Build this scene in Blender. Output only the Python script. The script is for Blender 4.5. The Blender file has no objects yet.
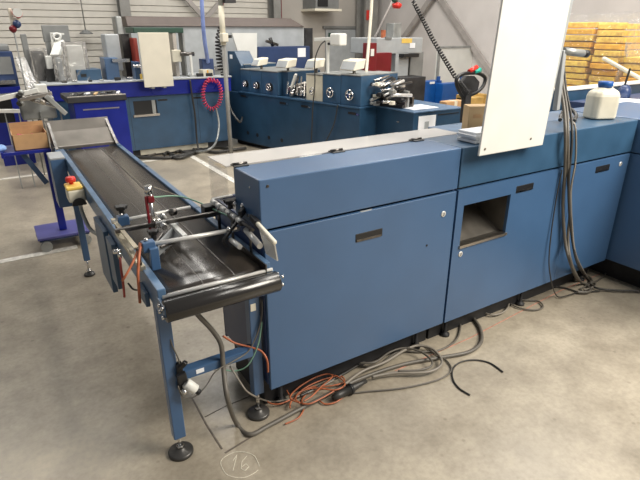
import bpy, bmesh, math, random
from mathutils import Vector, Matrix
random.seed(7)
PI = math.pi
COL = bpy.context.scene.collection
# ------------------------------------------------------------------ camera
CH, CF, CP, CA = 1.75, 505.5, math.radians(22.48), math.radians(32.08)
_fw = Vector((math.sin(CA), math.cos(CA), 0)); _rt = Vector((math.cos(CA), -math.sin(CA), 0)); _z = Vector((0, 0, 1))
_d = _fw*math.cos(CP) - _z*math.sin(CP); _u = _z*math.cos(CP) + _fw*math.sin(CP)
CAM = Vector((0, 0, CH))
def _ray(x, y): return _d*CF + _rt*(x-320) - _u*(y-240)
# survey helpers: where a sight line meets a known floor / table / wall plane of the hall
def Z(x, y, z=0.0): r = _ray(x, y); return CAM + r*((z-CH)/r.z)
def X(x, y, c): r = _ray(x, y); return CAM + r*(c/r.x)
def Y(x, y, c): r = _ray(x, y); return CAM + r*(c/r.y)

cd = bpy.data.cameras.new('camera'); cam = bpy.data.objects.new('camera', cd); COL.objects.link(cam)
cam.matrix_world = Matrix(((_rt.x, _u.x, -_d.x, CAM.x), (_rt.y, _u.y, -_d.y, CAM.y), (_rt.z, _u.z, -_d.z, CAM.z), (0, 0, 0, 1)))
cd.sensor_fit = 'HORIZONTAL'; cd.sensor_width = 36; cd.lens = CF/640*36; cd.clip_start = .05; cd.clip_end = 100
bpy.context.scene.camera = cam

# ------------------------------------------------------------------ materials
def new_mat(name):
    m = bpy.data.materials.new(name); m.use_nodes = True
    nt = m.node_tree; b = nt.nodes['Principled BSDF']; return m, nt, b
def mat(name, col, rough=.5, metal=0.0, var=.06, scale=6.0, spec=.5, bump=0.0, coat=0.0, rv=.07, emis=None, es=1.0, tr=0.0, anis=None):
    m, nt, b = new_mat(name); N = nt.nodes; Lk = nt.links
    tc = N.new('ShaderNodeTexCoord'); no = N.new('ShaderNodeTexNoise'); no.inputs['Scale'].default_value = scale; no.inputs['Detail'].default_value = 5
    if anis:
        mp = N.new('ShaderNodeMapping'); mp.inputs['Scale'].default_value = anis; Lk.new(tc.outputs['Object'], mp.inputs[0]); Lk.new(mp.outputs[0], no.inputs['Vector'])
    else: Lk.new(tc.outputs['Object'], no.inputs['Vector'])
    rp = N.new('ShaderNodeValToRGB'); c = Vector(col)
    rp.color_ramp.elements[0].color = (*(c*(1-var*2.2)), 1); rp.color_ramp.elements[1].color = (*[min(1, v*(1+var*2.2)) for v in col], 1)
    rp.color_ramp.elements[0].position = .3; rp.color_ramp.elements[1].position = .7
    Lk.new(no.outputs['Fac'], rp.inputs[0]); Lk.new(rp.outputs[0], b.inputs['Base Color'])
    mr = N.new('ShaderNodeMapRange'); mr.inputs['To Min'].default_value = max(.03, rough-rv); mr.inputs['To Max'].default_value = min(1, rough+rv)
    Lk.new(no.outputs['Fac'], mr.inputs[0]); Lk.new(mr.outputs[0], b.inputs['Roughness'])
    b.inputs['Metallic'].default_value = metal; b.inputs['Specular IOR Level'].default_value = spec
    b.inputs['Coat Weight'].default_value = coat
    if bump:
        bp = N.new('ShaderNodeBump'); bp.inputs['Strength'].default_value = bump; bp.inputs['Distance'].default_value = .01
        Lk.new(no.outputs['Fac'], bp.inputs['Height']); Lk.new(bp.outputs[0], b.inputs['Normal'])
    if emis: b.inputs['Emission Color'].default_value = (*emis, 1); b.inputs['Emission Strength'].default_value = es
    return m
def clear_mat(name, clear, tint=(1, 1, 1), diff=(.8, .8, .8), rough=.08, dfac=.5, bump=0.0):
    m, nt, b = new_mat(name); N = nt.nodes; Lk = nt.links; N.remove(b)
    out = N['Material Output']; t = N.new('ShaderNodeBsdfTransparent'); t.inputs[0].default_value = (*tint, 1)
    g = N.new('ShaderNodeBsdfGlossy'); g.inputs['Roughness'].default_value = rough
    d = N.new('ShaderNodeBsdfDiffuse'); d.inputs[0].default_value = (*diff, 1)
    m1 = N.new('ShaderNodeMixShader'); m1.inputs[0].default_value = dfac; Lk.new(g.outputs[0], m1.inputs[1]); Lk.new(d.outputs[0], m1.inputs[2])
    m2 = N.new('ShaderNodeMixShader')
    fr0 = N.new('ShaderNodeLayerWeight'); fr0.inputs['Blend'].default_value = .5; fr1 = N.new('ShaderNodeMath'); fr1.operation = 'POWER'; fr1.inputs[1].default_value = 4.0; Lk.new(fr0.outputs['Facing'], fr1.inputs[0]); fr = N.new('ShaderNodeMath'); fr.operation = 'MULTIPLY'; fr.inputs[1].default_value = .7; Lk.new(fr1.outputs[0], fr.inputs[0])
    ad = N.new('ShaderNodeMath'); ad.operation = 'ADD'; ad.use_clamp = True; ad.inputs[1].default_value = 1-clear
    no = N.new('ShaderNodeTexNoise'); no.inputs['Scale'].default_value = 14; tc = N.new('ShaderNodeTexCoord'); Lk.new(tc.outputs['Object'], no.inputs['Vector'])
    if bump:
        bp = N.new('ShaderNodeBump'); bp.inputs['Strength'].default_value = bump; bp.inputs['Distance'].default_value = .03
        Lk.new(no.outputs['Fac'], bp.inputs['Height'])
        for q in (g, fr0): Lk.new(bp.outputs[0], q.inputs['Normal'])
    Lk.new(fr.outputs[0], ad.inputs[0]); Lk.new(ad.outputs[0], m2.inputs[0]); Lk.new(t.outputs[0], m2.inputs[1]); Lk.new(m1.outputs[0], m2.inputs[2])
    Lk.new(m2.outputs[0], out.inputs[0]); return m

def floor_mat():
    m, nt, b = new_mat('polished concrete'); N = nt.nodes; Lk = nt.links
    tc = N.new('ShaderNodeTexCoord')
    def noise(s, d, r=.5):
        n = N.new('ShaderNodeTexNoise'); n.inputs['Scale'].default_value = s; n.inputs['Detail'].default_value = d; n.inputs['Roughness'].default_value = r
        Lk.new(tc.outputs['Object'], n.inputs['Vector']); return n
    def ramp(src, p0, c0, p1, c1):
        r = N.new('ShaderNodeValToRGB'); e = r.color_ramp.elements; e[0].position = p0; e[0].color = (*c0, 1); e[1].position = p1; e[1].color = (*c1, 1)
        Lk.new(src, r.inputs[0]); return r
    def mul(a, bb, f=1.0):
        x = N.new('ShaderNodeMix'); x.data_type = 'RGBA'; x.blend_type = 'MULTIPLY'; x.inputs[0].default_value = f
        Lk.new(a, x.inputs[6]); Lk.new(bb, x.inputs[7]); return x.outputs[2]
    big = noise(.9, 6, .55); mid = noise(4.5, 8, .65); fine = noise(38, 6, .6)
    c = ramp(big.outputs['Fac'], .3, (.31, .27, .21), .7, (.46, .405, .315)).outputs[0]
    c = mul(c, ramp(mid.outputs['Fac'], .32, (.74, .73, .72), .62, (1.06, 1.06, 1.06)).outputs[0])
    c = mul(c, ramp(fine.outputs['Fac'], .3, (.86, .86, .86), .6, (1.04, 1.04, 1.04)).outputs[0])
    vo = N.new('ShaderNodeTexVoronoi'); vo.inputs['Scale'].default_value = 9; vo.inputs['Randomness'].default_value = 1; Lk.new(tc.outputs['Object'], vo.inputs['Vector'])
    c = mul(c, ramp(vo.outputs['Distance'], .05, (.5, .48, .45), .11, (1, 1, 1)).outputs[0], .45)
    vo2 = N.new('ShaderNodeTexVoronoi'); vo2.inputs['Scale'].default_value = 3.1; Lk.new(tc.outputs['Object'], vo2.inputs['Vector'])
    c = mul(c, ramp(vo2.outputs['Distance'], .02, (.4, .38, .35), .05, (1, 1, 1)).outputs[0], .6)
    Lk.new(c, b.inputs['Base Color'])
    rr = N.new('ShaderNodeMapRange'); rr.inputs['To Min'].default_value = .2; rr.inputs['To Max'].default_value = .48
    Lk.new(mid.outputs['Fac'], rr.inputs[0]); Lk.new(rr.outputs[0], b.inputs['Roughness'])
    bp = N.new('ShaderNodeBump'); bp.inputs['Strength'].default_value = .06; bp.inputs['Distance'].default_value = .01; Lk.new(fine.outputs['Fac'], bp.inputs['Height']); Lk.new(bp.outputs[0], b.inputs['Normal'])
    return m

M = dict(
 floor=floor_mat(),
 blue=mat('steel blue enamel', (.047, .110, .225), .33, var=.04, scale=2.5, spec=.8, rv=.03),
 blue_rail=mat('worn blue rail paint', (.085, .155, .26), .30, var=.12, scale=12),
 press=mat('dark press blue enamel', (.020, .058, .112), .36, var=.06, spec=.5),
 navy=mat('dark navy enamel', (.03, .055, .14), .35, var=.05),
 royal=mat('royal blue enamel', (.008, .018, .24), .3, var=.06),
 bright_blue=mat('bright blue plastic', (.006, .085, .33), .4),
 deep=mat('deep blue machine enamel', (.032, .086, .162), .36, var=.06, spec=.6),
 steel=mat('brushed stainless', (.56, .52, .47), .32, 1, var=.05, scale=3),
 chrome=mat('chrome', (.72, .71, .69), .2, 1, var=.0, rv=.01),
 plate=mat('dull sheet metal', (.22, .20, .175), .4, .8, var=.08),
 dsteel=mat('dark steel', (.16, .15, .14), .3, 1, var=.2, scale=15),
 silver=mat('bright aluminium', (.70, .69, .66), .35, .35, var=.02),
 brass=mat('brass coloured flat bar', (.45, .40, .30), .35, .9),
 footgrey=mat('worn grey foot pad', (.075, .072, .068), .35, .4, var=.15),
 pocket=mat('dull stainless', (.27, .25, .22), .33, .85, var=.12, scale=5),
 drum=mat('glossy black roller', (.020, .018, .016), .22, spec=.7, rv=.01),
 rubber=mat('black rubber', (.014, .014, .015), .5),
 black=mat('black plastic', (.012, .012, .013), .4),
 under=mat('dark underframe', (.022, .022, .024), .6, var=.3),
 belt=mat('dark glossy belt', (.048, .040, .033), .25, var=.03, scale=2.2, spec=.9, rv=.004),
 belt_edge=mat('belt wear stripe', (.058, .050, .043), .3, var=.05),
 galv=mat('galvanised grey', (.33, .34, .33), .45, .5, var=.12),
 white=mat('white enamel', (.74, .74, .70), .4, var=.015),
 cream=mat('cream enamel', (.80, .75, .62), .42, var=.02),
 offwhite=mat('ivory plastic', (.66, .62, .50), .45, var=.06),
 paper=mat('white paper', (.85, .86, .88), .7, var=.02),
 grey=mat('light grey paint', (.38, .40, .41), .5, var=.05),
 mgrey=mat('mid grey paint', (.21, .215, .21), .5, var=.06),
 brown=mat('taupe painted hood', (.115, .088, .076), .5, var=.05),
 green=mat('dark green paint', (.02, .07, .045), .45),
 red=mat('red plastic', (.62, .03, .02), .35),
 dred=mat('dark red enamel', (.16, .006, .012), .4),
 pink=mat('pink coiled hose', (.50, .04, .10), .35),
 yellow=mat('yellow plastic', (.80, .55, .12), .4),
 teal=mat('teal plastic', (.02, .42, .33), .4),
 card=mat('brown cardboard', (.52, .31, .15), .75, var=.06, scale=10),
 card2=mat('pale cardboard', (.55, .38, .20), .75, var=.06),
 orange=mat('orange yellow sheet bundles', (.97, .45, .04), .55, var=.12, scale=12),
 orange2=mat('pale orange sheet edges', (.98, .56, .10), .55, var=.15, scale=18),
 wood=mat('pallet wood', (.42, .27, .08), .7, var=.15),
 cable_g=mat('grey cable jacket', (.125, .113, .095), .45, var=.08),
 cable_l=mat('light grey cable jacket', (.24, .215, .18), .45),
 cable_d=mat('dark cable jacket', (.035, .033, .03), .45),
 cable_o=mat('orange copper hose', (.42, .125, .055), .4, var=.15, scale=20),
 cable_r=mat('red cable jacket', (.32, .05, .035), .45),
 cable_gr=mat('pale green air hose', (.22, .42, .30), .35),
 hose_b=mat('pale blue hose', (.22, .30, .62), .45),
 siding=mat('cream corrugated siding', (.56, .53, .47), .5, var=.03),
 wallp=mat('grey plaster wall', (.45, .42, .38), .7, var=.03, scale=2),
 wallr=mat('pale plaster wall', (.60, .565, .54), .75, var=.03, scale=2),
 column=mat('grey painted steel column', (.24, .235, .22), .5),
 brace=mat('grey steel brace', (.36, .33, .31), .5),
 paint=mat('worn white floor paint', (.72, .69, .62), .5, var=.12, scale=20),
 chalk=mat('chalk', (.78, .74, .62), .9, var=.1, scale=60),
 joint=mat('floor joint filler', (.14, .115, .095), .6, var=.2, scale=20),
 redline=mat('faint red marking', (.50, .24, .18), .6, var=.15, scale=30),
 film=clear_mat('wrapping film', .86, diff=(.9, .88, .84), rough=.12, dfac=.45, bump=.9),
 greyfilm=clear_mat('smoky wrapping film', .72, tint=(.9, .9, .9), diff=(.62, .60, .57), rough=.15, dfac=.75, bump=.9),
 skid=clear_mat('cloudy plastic', .5, diff=(.62, .60, .54), rough=.2, dfac=.7),
 plexi_side=clear_mat('clear acrylic edge sheet', .985, diff=(.75, .73, .71), rough=.05, dfac=.5),
 plexi=clear_mat('acrylic sheet with painted sheen', .60, diff=(.75, .73, .71), rough=.05, dfac=.72),  # whitish diffuse share paints in the glossy reflection on the lids
 white_glow=mat('warning lamp lens', (.8, .05, .03), .3),
 skyblue=mat('pale blue cloth', (.28, .45, .80), .8, var=.1),
 purple=mat('pale violet paint', (.10, .10, .32), .35),
)

# ------------------------------------------------------------------ mesh builder
class MB:
    def __init__(s): s.b = bmesh.new()
    def box(s, x0, x1, y0, y1, z0, z1, mtx=None):
        vs = [s.b.verts.new((x, y, z)) for x in (x0, x1) for y in (y0, y1) for z in (z0, z1)]
        for f in ((0, 1, 3, 2), (4, 6, 7, 5), (0, 4, 5, 1), (2, 3, 7, 6), (0, 2, 6, 4), (1, 5, 7, 3)): s.b.faces.new([vs[i] for i in f])
        if mtx:
            for v in vs: v.co = mtx @ v.co
        return s
    def hexa(s, pts):   # bottom quad 4 + top quad 4
        vs = [s.b.verts.new(p) for p in pts]
        for f in ((3, 2, 1, 0), (4, 5, 6, 7), (0, 1, 5, 4), (1, 2, 6, 5), (2, 3, 7, 6), (3, 0, 4, 7)): s.b.faces.new([vs[i] for i in f])
        return s
    def prism(s, pts, ext):
        ext = Vector(ext); a = [s.b.verts.new(p) for p in pts]; c = [s.b.verts.new(Vector(p)+ext) for p in pts]; n = len(a)
        s.b.faces.new(a[::-1]); s.b.faces.new(c)
        for i in range(n): s.b.faces.new((a[i], a[(i+1) % n], c[(i+1) % n], c[i]))
        return s
    def bar(s, p0, p1, w, h=None, up=(0, 0, 1)):
        h = h or w; p0 = Vector(p0); p1 = Vector(p1); t = (p1-p0).normalized(); up = Vector(up)
        if abs(t.dot(up)) > .95: up = Vector((0, 1, 0))
        sd = t.cross(up).normalized(); u = sd.cross(t).normalized()
        q = [(-1, -1), (1, -1), (1, 1), (-1, 1)]
        return s.hexa([p0+sd*(a*w/2)+u*(c*h/2) for a, c in q] + [p1+sd*(a*w/2)+u*(c*h/2) for a, c in q])
    def tube(s, pts, r, n=8, closed=False, cap=True):
        pts = [Vector(p) for p in pts]; rings = []; prev = None; N = len(pts)
        for i, p in enumerate(pts):
            a = pts[(i-1) % N] if (i or closed) else p; c = pts[(i+1) % N] if (i < N-1 or closed) else p
            t = (c-a)
            if t.length < 1e-7: t = Vector((0, 0, 1))
            t.normalize()
            if prev is None:
                ref = Vector((0, 0, 1)) if abs(t.z) < .9 else Vector((1, 0, 0)); u = t.cross(ref).normalized()
            else:
                u = (prev - t*prev.dot(t))
                u = u.normalized() if u.length > 1e-6 else t.orthogonal().normalized()
            prev = u; w = t.cross(u); rr = r(i/(N-1)) if callable(r) else r
            rings.append([s.b.verts.new(p+u*math.cos(2*PI*k/n)*rr+w*math.sin(2*PI*k/n)*rr) for k in range(n)])
        for i in range(N if closed else N-1):
            A, B = rings[i], rings[(i+1) % N]
            for k in range(n):
                f = s.b.faces.new((A[k], A[(k+1) % n], B[(k+1) % n], B[k])); f.smooth = True
        if cap and not closed: s.b.faces.new(rings[0][::-1]); s.b.faces.new(rings[-1])
        return s
    def cyl(s, p0, p1, r, n=20, r1=None):
        r1 = r if r1 is None else r1
        return s.tube([p0, p1], (lambda t: r+(r1-r)*t), n)
    def lathe(s, prof, c=(0, 0, 0), axis=(0, 0, 1), n=24):
        c = Vector(c); ax = Vector(axis).normalized(); u = ax.orthogonal().normalized(); w = ax.cross(u); rings = []
        for r, h in prof: rings.append([s.b.verts.new(c+ax*h+(u*math.cos(2*PI*k/n)+w*math.sin(2*PI*k/n))*max(r, 1e-4)) for k in range(n)])
        for A, B in zip(rings, rings[1:]):
            for k in range(n):
                f = s.b.faces.new((A[k], A[(k+1) % n], B[(k+1) % n], B[k])); f.smooth = True
        s.b.faces.new(rings[0][::-1]); s.b.faces.new(rings[-1]); return s
    def grid(s, fn, nu, nv, thick=.002):
        vs = [[s.b.verts.new(fn(i/nu, j/nv)) for j in range(nv+1)] for i in range(nu+1)]
        for i in range(nu):
            for j in range(nv):
                f = s.b.faces.new((vs[i][j], vs[i+1][j], vs[i+1][j+1], vs[i][j+1])); f.smooth = True
        return s
    def build(s, name, m, parent=None, bevel=0.0, seg=2, solid=0.0):
        bmesh.ops.recalc_face_normals(s.b, faces=s.b.faces)
        me = bpy.data.meshes.new(name); s.b.to_mesh(me); s.b.free(); me.materials.append(M[m] if isinstance(m, str) else m)
        o = bpy.data.objects.new(name, me); COL.objects.link(o)
        if solid: sm = o.modifiers.new('solid', 'SOLIDIFY'); sm.thickness = solid
        if bevel:
            bv = o.modifiers.new('bevel', 'BEVEL'); bv.width = bevel; bv.segments = seg; bv.limit_method = 'ANGLE'; bv.angle_limit = .6; bv.harden_normals = False
        if parent is not None:
            o.parent = parent; o.matrix_parent_inverse = Matrix.Translation(parent.location).inverted()
        return o
def B(*a): return MB().box(*a)
def tag(o, label=None, cat=None, group=None, kind=None):
    if label: o['label'] = label
    if cat: o['category'] = cat
    if group: o['group'] = group
    if kind: o['kind'] = kind
    return o
def thing(name, loc, label, cat, group=None):
    e = bpy.data.objects.new(name, None); COL.objects.link(e); e.location = loc; e.empty_display_size = .1
    return tag(e, label, cat, group)
def lab(o, t): o['label'] = t; return o
def smooth(pts, k=8, closed=False):
    P = [Vector(p) for p in pts]; out = []; n = len(P)
    for i in range(n if closed else n-1):
        g = (lambda j: P[j % n]) if closed else (lambda j: P[min(max(j, 0), n-1)])
        a, b, c, d = g(i-1), g(i), g(i+1), g(i+2)
        for j in range(k):
            t = j/k; out.append(.5*((2*b)+(-a+c)*t+(2*a-5*b+4*c-d)*t*t+(-a+3*b-3*c+d)*t*t*t))
    if not closed: out.append(P[-1])
    return out
def cable(name, pts, r, m, label, cat='cable', group=None, parent=None, k=8, n=8):
    o = MB().tube(smooth(pts, k), r, n).build(name, m, parent)
    if parent is None: tag(o, label, cat, group)
    elif label: o['label'] = label
    return o
def coil(p0, p1, R, turns, r=.008, sag=0.0, per=12):
    p0 = Vector(p0); p1 = Vector(p1); out = []; N = int(turns*per); ax = (p1-p0).normalized(); u = ax.orthogonal().normalized(); w = ax.cross(u)
    for i in range(N+1):
        t = i/N; a = 2*PI*turns*t
        out.append(p0.lerp(p1, t)+Vector((0, 0, -4*sag*t*(1-t)))+(u*math.cos(a)+w*math.sin(a))*R)
    return out
def coil_path(path, R, turns, per=10):
    path = [Vector(p) for p in path]; L = [0]
    for a, b in zip(path, path[1:]): L.append(L[-1]+(b-a).length)
    out = []; N = int(turns*per); j = 0
    ref = None
    for i in range(N+1):
        s = L[-1]*i/N
        while j < len(path)-2 and L[j+1] < s: j += 1
        t = (s-L[j])/max(1e-9, L[j+1]-L[j]); p = path[j].lerp(path[j+1], t); ax = (path[j+1]-path[j]).normalized()
        if ref is None: ref = ax.orthogonal().normalized()
        ref = (ref-ax*ref.dot(ax)).normalized(); w = ax.cross(ref); a = 2*PI*turns*i/N
        out.append(p+(ref*math.cos(a)+w*math.sin(a))*R)
    return out
def dup(root, off, label=None, group=None):
    r = root.copy(); COL.objects.link(r); r.location = root.location + Vector(off)
    if label: r['label'] = label
    if group: r['group'] = group
    for ch in list(root.children):
        c = ch.copy(); COL.objects.link(c); c.parent = r
        for g in list(ch.children):
            d = g.copy(); COL.objects.link(d); d.parent = c
    return r

# ------------------------------------------------------------------ setting
WX, WY = 8.8, 11.5
tag(B(-6, WX, -3.5, WY, -.1, 0).build('floor', 'floor'), kind='structure')
# corrugated siding on the back wall (x < 5.6), plain wall beyond
m = MB(); prof = []; z = 0
while z < 4.9:
    prof += [(-.035, z), (-.02, z+.082), (.035, z+.088), (.035, z+.108)]; z += .118
vs = [[m.b.verts.new((x, WY+d, zz)) for d, zz in prof] for x in (-6, 5.75)]
for i in range(len(prof)-1): m.b.faces.new((vs[0][i], vs[1][i], vs[1][i+1], vs[0][i+1]))
tag(m.build('wall_back', 'siding', solid=.02), kind='structure')
tag(B(5.75, WX, WY, WY+.15, 0, 4.9).build('wall_back', 'wallp'), kind='structure')
tag(B(WX, WX+.15, -3.5, WY+.15, 0, 4.9).build('wall_right', 'wallr'), kind='structure')
def post_px(x0, x1, y, name, label, m='column', w=None, z1=4.6, dep=.25):
    a = Y(x0, 20, y); b = Y(x1, 20, y)
    return tag(B(a.x, b.x, y-dep, y, 0, z1).build(name, m, bevel=.008), label, 'column')
c1 = thing('steel_column', Y(124, 20, 11.45).xy.to_3d(), 'grey steel column against the corrugated siding, left of the slanted braces', 'column')
a = Y(119, 20, 11.45).x; b = Y(129, 20, 11.45).x
for q in ((a, b, 11.43, 11.45), (a, b, 11.2, 11.22), ((a+b)/2-.01, (a+b)/2+.01, 11.22, 11.43)): B(*q, 0, 4.6).build('flange', 'column', c1)
c2 = thing('steel_column', Y(273, 20, 11.45).xy.to_3d(), 'grey steel column where the siding meets the plain wall, above the taupe hood', 'column')
a = Y(269, 10, 11.45).x; b = Y(276, 10, 11.45).x
for q in ((a, b, 11.43, 11.45), (a, b, 11.2, 11.22), ((a+b)/2-.01, (a+b)/2+.01, 11.22, 11.43)): B(*q, 0, 4.6).build('flange', 'column', c2)
pm = B(b+.02, b+.1, 11.35, 11.45, 0, 4.6).build('pipe', 'dred', c2); lab(pm, 'dark red pipe beside the column')
a = Y(358, 30, 11.3).x; b = Y(370, 30, 11.3).x
c3 = thing('steel_column', ((a+b)/2, 11.3, 0), 'wide grey steel column in the corner behind the folding machine', 'column')
B(a, b, 11.0, 11.06, 0, 4.6).build('flange', 'column', c3); B(a, b, 11.36, 11.4, 0, 4.6).build('flange', 'column', c3); B((a+b)/2-.02, (a+b)/2+.02, 11.06, 11.36, 0, 4.6).build('web', 'column', c3)
lab(B(a+.02, a+.10, 10.97, 10.995, 2.0, 2.22).build('warning_sticker', 'red', c3), 'small red sticker')
# lintel and door leaf on the plain wall
a = Y(325, 28, 11.5).x; b = Y(356, 28, 11.5).x
tag(B(a, b, 11.44, 11.49, 0, 1.78).build('door_1', 'grey', bevel=.004), kind='structure')
tag(B(a-.08, b+.03, 11.42, 11.5, 1.80, 1.86).build('trim_1', 'mgrey'), kind='structure')
ex = B(a+.06, a+.24, 11.40, 11.438, 1.60, 1.70).build('exit_sign', 'green'); tag(ex, 'small green exit sign on the grey door', 'sign')
# braces on the back wall
def brace(p, q, y, label, w=.09):
    A = Y(*p, y); C_ = Y(*q, y); tag(MB().bar(A, C_, w, .05, up=(0, 1, 0)).build('wall_brace', 'brace'), label, 'brace')
brace((170, -20), (204, 18), 11.3, 'grey diagonal brace on the siding, descending right towards the blue hose')
brace((240, -20), (206, 18), 11.35, 'grey diagonal brace on the siding, rising right from the blue hose')
def brace_r(p, q, x, label, w=.12):
    A = X(*p, x); C_ = X(*q, x); tag(MB().bar(A, C_, w, .06, up=(1, 0, 0)).build('wall_brace', 'brace'), label, 'brace')
brace_r((440, -14), (402, 40), 8.7, 'grey diagonal brace on the pale wall, sloping down to the grey press')
brace_r((432, -14), (497, 82), 8.74, 'grey diagonal brace on the pale wall, running down behind the coiled black cable')
# wall heater on the plain wall
h = thing('wall_unit', Y(322, 8, 11.3), 'grey wall-mounted air unit on a white shelf, high on the plain wall', 'air unit')
a = Y(309, 4, 11.2); b = Y(332, 4, 11.2)
B(a.x, b.x, 10.9, 11.5, Y(315, 9, 11.2).z, Y(315, -6, 11.2).z).build('casing', 'mgrey', h, .01)
B(a.x+.05, (a.x+b.x)/2, 10.88, 10.9, Y(315, 7, 11.2).z, Y(315, -4, 11.2).z).build('grille', 'black', h)
B(a.x-.05, b.x+.05, 10.85, 11.5, Y(315, 9, 11.2).z-.05, Y(315, 9, 11.2).z).build('shelf', 'cream', h)
# painted floor lines
def fl(x0, x1, y0, y1, n): tag(B(x0, x1, y0, y1, .0, .003).build('trim_%d' % n, 'paint'), kind='structure')
fl(-3, .36, 4.54, 4.62, 2); fl(-3, 2.32, 7.42, 7.50, 3); fl(2.32, 2.40, 3.1, 7.50, 4)
# floor joints
def ribbon(pts, w, z0=.0, z1=.002):
    m = MB(); P = [Vector(p) for p in pts]
    for p, q in zip(P, P[1:]): m.bar((p.x, p.y, (z0+z1)/2), (q.x, q.y, (z0+z1)/2), w, z1-z0)
    return m
jm = ribbon([Z(192, 398), Z(206, 424), Z(222, 449)], .008)
tag(jm.build('trim_5', 'joint'), kind='structure')
tag(ribbon([Z(205, 417), Z(226, 406), (2.5, 2.03, 0)], .004).build('trim_6', 'joint'), kind='structure')
tag(ribbon([Z(225, 453), Z(268, 427), Z(300, 408)], .008).build('trim_7', 'joint'), kind='structure')
tag(ribbon([Z(395, 371), Z(470, 338), Z(560, 291), Z(600, 274)], .006).build('trim_8', 'redline'), kind='structure')
# chalk number in a ring on the floor
cm = MB(); ctr = Z(240, 464)
def chalk(pts):
    for p, q in zip(pts, pts[1:]): cm.bar((p.x, p.y, .0015), (q.x, q.y, .0015), .0022, .0012)
chalk([Z(240+19*math.cos(t*.2)+.8*math.sin(t), 465+13*math.sin(t*.2)) for t in range(2, 33)])
chalk([Z(233, 461), Z(237, 455), Z(235, 463), Z(233, 471)])
chalk([Z(247, 456), Z(242, 462), Z(241, 469), Z(245, 471), Z(249, 467), Z(246, 464), Z(242, 467)])
tag(cm.build('chalk_number', 'chalk'), 'number 16 chalked in a ring on the concrete floor', 'chalk mark')

# ------------------------------------------------------------------ front machine: left cabinet
YF, ZT, ZS, ZB, XL, XM, XR = 1.772, 1.203, .982, .173, .832, 1.962, 3.62
def handle(parent, x0, x1, zc, y=YF, h=.03):
    hd = B(x0, x1, y-.004, y+.002, zc-h/2-.006, zc+h/2+.006).build('recessed_handle', 'black', parent, .003)
    B(x0+.008, x1-.008, y-.007, y-.003, zc-h/2-.004, zc-h/2+.006).build('grip_lip', 'dsteel', hd)
    return hd
def lock(parent, x, z, y=YF, ax=(0, -1, 0), r=.0165):
    l = MB().lathe([(r, 0), (r, .004), (r*.85, .006), (r*.2, .0065)], (x, y, z), ax).build('lock', 'silver', parent)
    A = Vector(ax); MB().box(-.002, .002, -.001, .001, -r*.5, r*.5, Matrix.Translation(Vector((x, y, z))+A*.007)).build('key_slot', 'black', l)
def hinge(parent, x, y, z=ZT):
    h = MB().box(x-.035, x+.035, y-.028, y+.022, z, z+.006).build('hinge', 'black', parent, .002)
    MB().cyl((x-.035, y, z+.008), (x+.035, y, z+.008), .007, 12).build('hinge_pin', 'dsteel', h)
cab = thing('machine_cabinet', (XL, YF, 0), 'long blue machine cabinet with hinged hood, right beside the roller end of the conveyor', 'machine')
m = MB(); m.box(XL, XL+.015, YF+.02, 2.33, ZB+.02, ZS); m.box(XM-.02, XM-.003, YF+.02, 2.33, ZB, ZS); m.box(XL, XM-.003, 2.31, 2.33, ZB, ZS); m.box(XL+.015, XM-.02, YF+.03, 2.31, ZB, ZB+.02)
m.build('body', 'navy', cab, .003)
m = MB(); m.box(XL-.008, XM-.004, YF, 2.03, ZS+.005, ZT)
m.build('hood', 'blue', cab, .006, 3)
MB().box(XL+.02, XM-.03, 2.03, 2.30, ZS-.03, ZS-.01).build('deck', 'dsteel', cab)
dr = B(XL+.004, XM-.008, YF-.002, YF+.018, ZB, ZS-.006).build('door', 'blue', cab, .004)
handle(dr, 1.305, 1.466, .85); lock(dr, 1.87, .866)
MB().lathe([(.006, 0), (.006, .002)], (1.77, YF-.002, .71), (0, -1, 0), 12).build('bolt_hole', 'black', dr)
MB().lathe([(.007, 0), (.006, .003)], (XL+.03, YF, ZT-.03), (0, -1, 0), 12).build('screw', 'dsteel', cab)
MB().lathe([(.006, 0), (.005, .003)], (XL-.008, 1.86, ZT-.05), (-1, 0, 0), 12).build('screw', 'chrome', cab)
lab(MB().prism([(1.33, YF-.001, ZS-.004), (1.40, YF-.001, ZS-.004), (1.38, YF-.001, ZS-.012), (1.35, YF-.001, ZS-.012)], (0, .006, 0)).build('latch_notch', 'grey', cab), 'worn grey latch notch in the seam')
for x in (.858, 1.37, 1.887): hinge(cab, x, 2.035)
# clear guard behind the hood
lab(B(.80, 1.958, 2.05, 2.27, ZT-.004, ZT+.001).build('clear_guard', 'plexi', cab), 'clear acrylic lid behind the hinged hood')
m = MB(); m.box(.80, .805, 2.05, 2.27, .99, ZT-.005); m.box(.80, 1.958, 2.265, 2.27, .99, ZT-.005); lab(m.build('guard_wall', 'plexi_side', cab), 'clear acrylic walls under the lid')

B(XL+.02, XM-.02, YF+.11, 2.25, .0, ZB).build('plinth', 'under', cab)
for x in (XL+.1, XM-.12):
    for y in (YF+.06,):
        MB().lathe([(.03, 0), (.03, .012), (.015, .02), (.010, .03), (.010, ZB+.01)], (x, y+.03, 0)).build('foot', 'under', cab)

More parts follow.
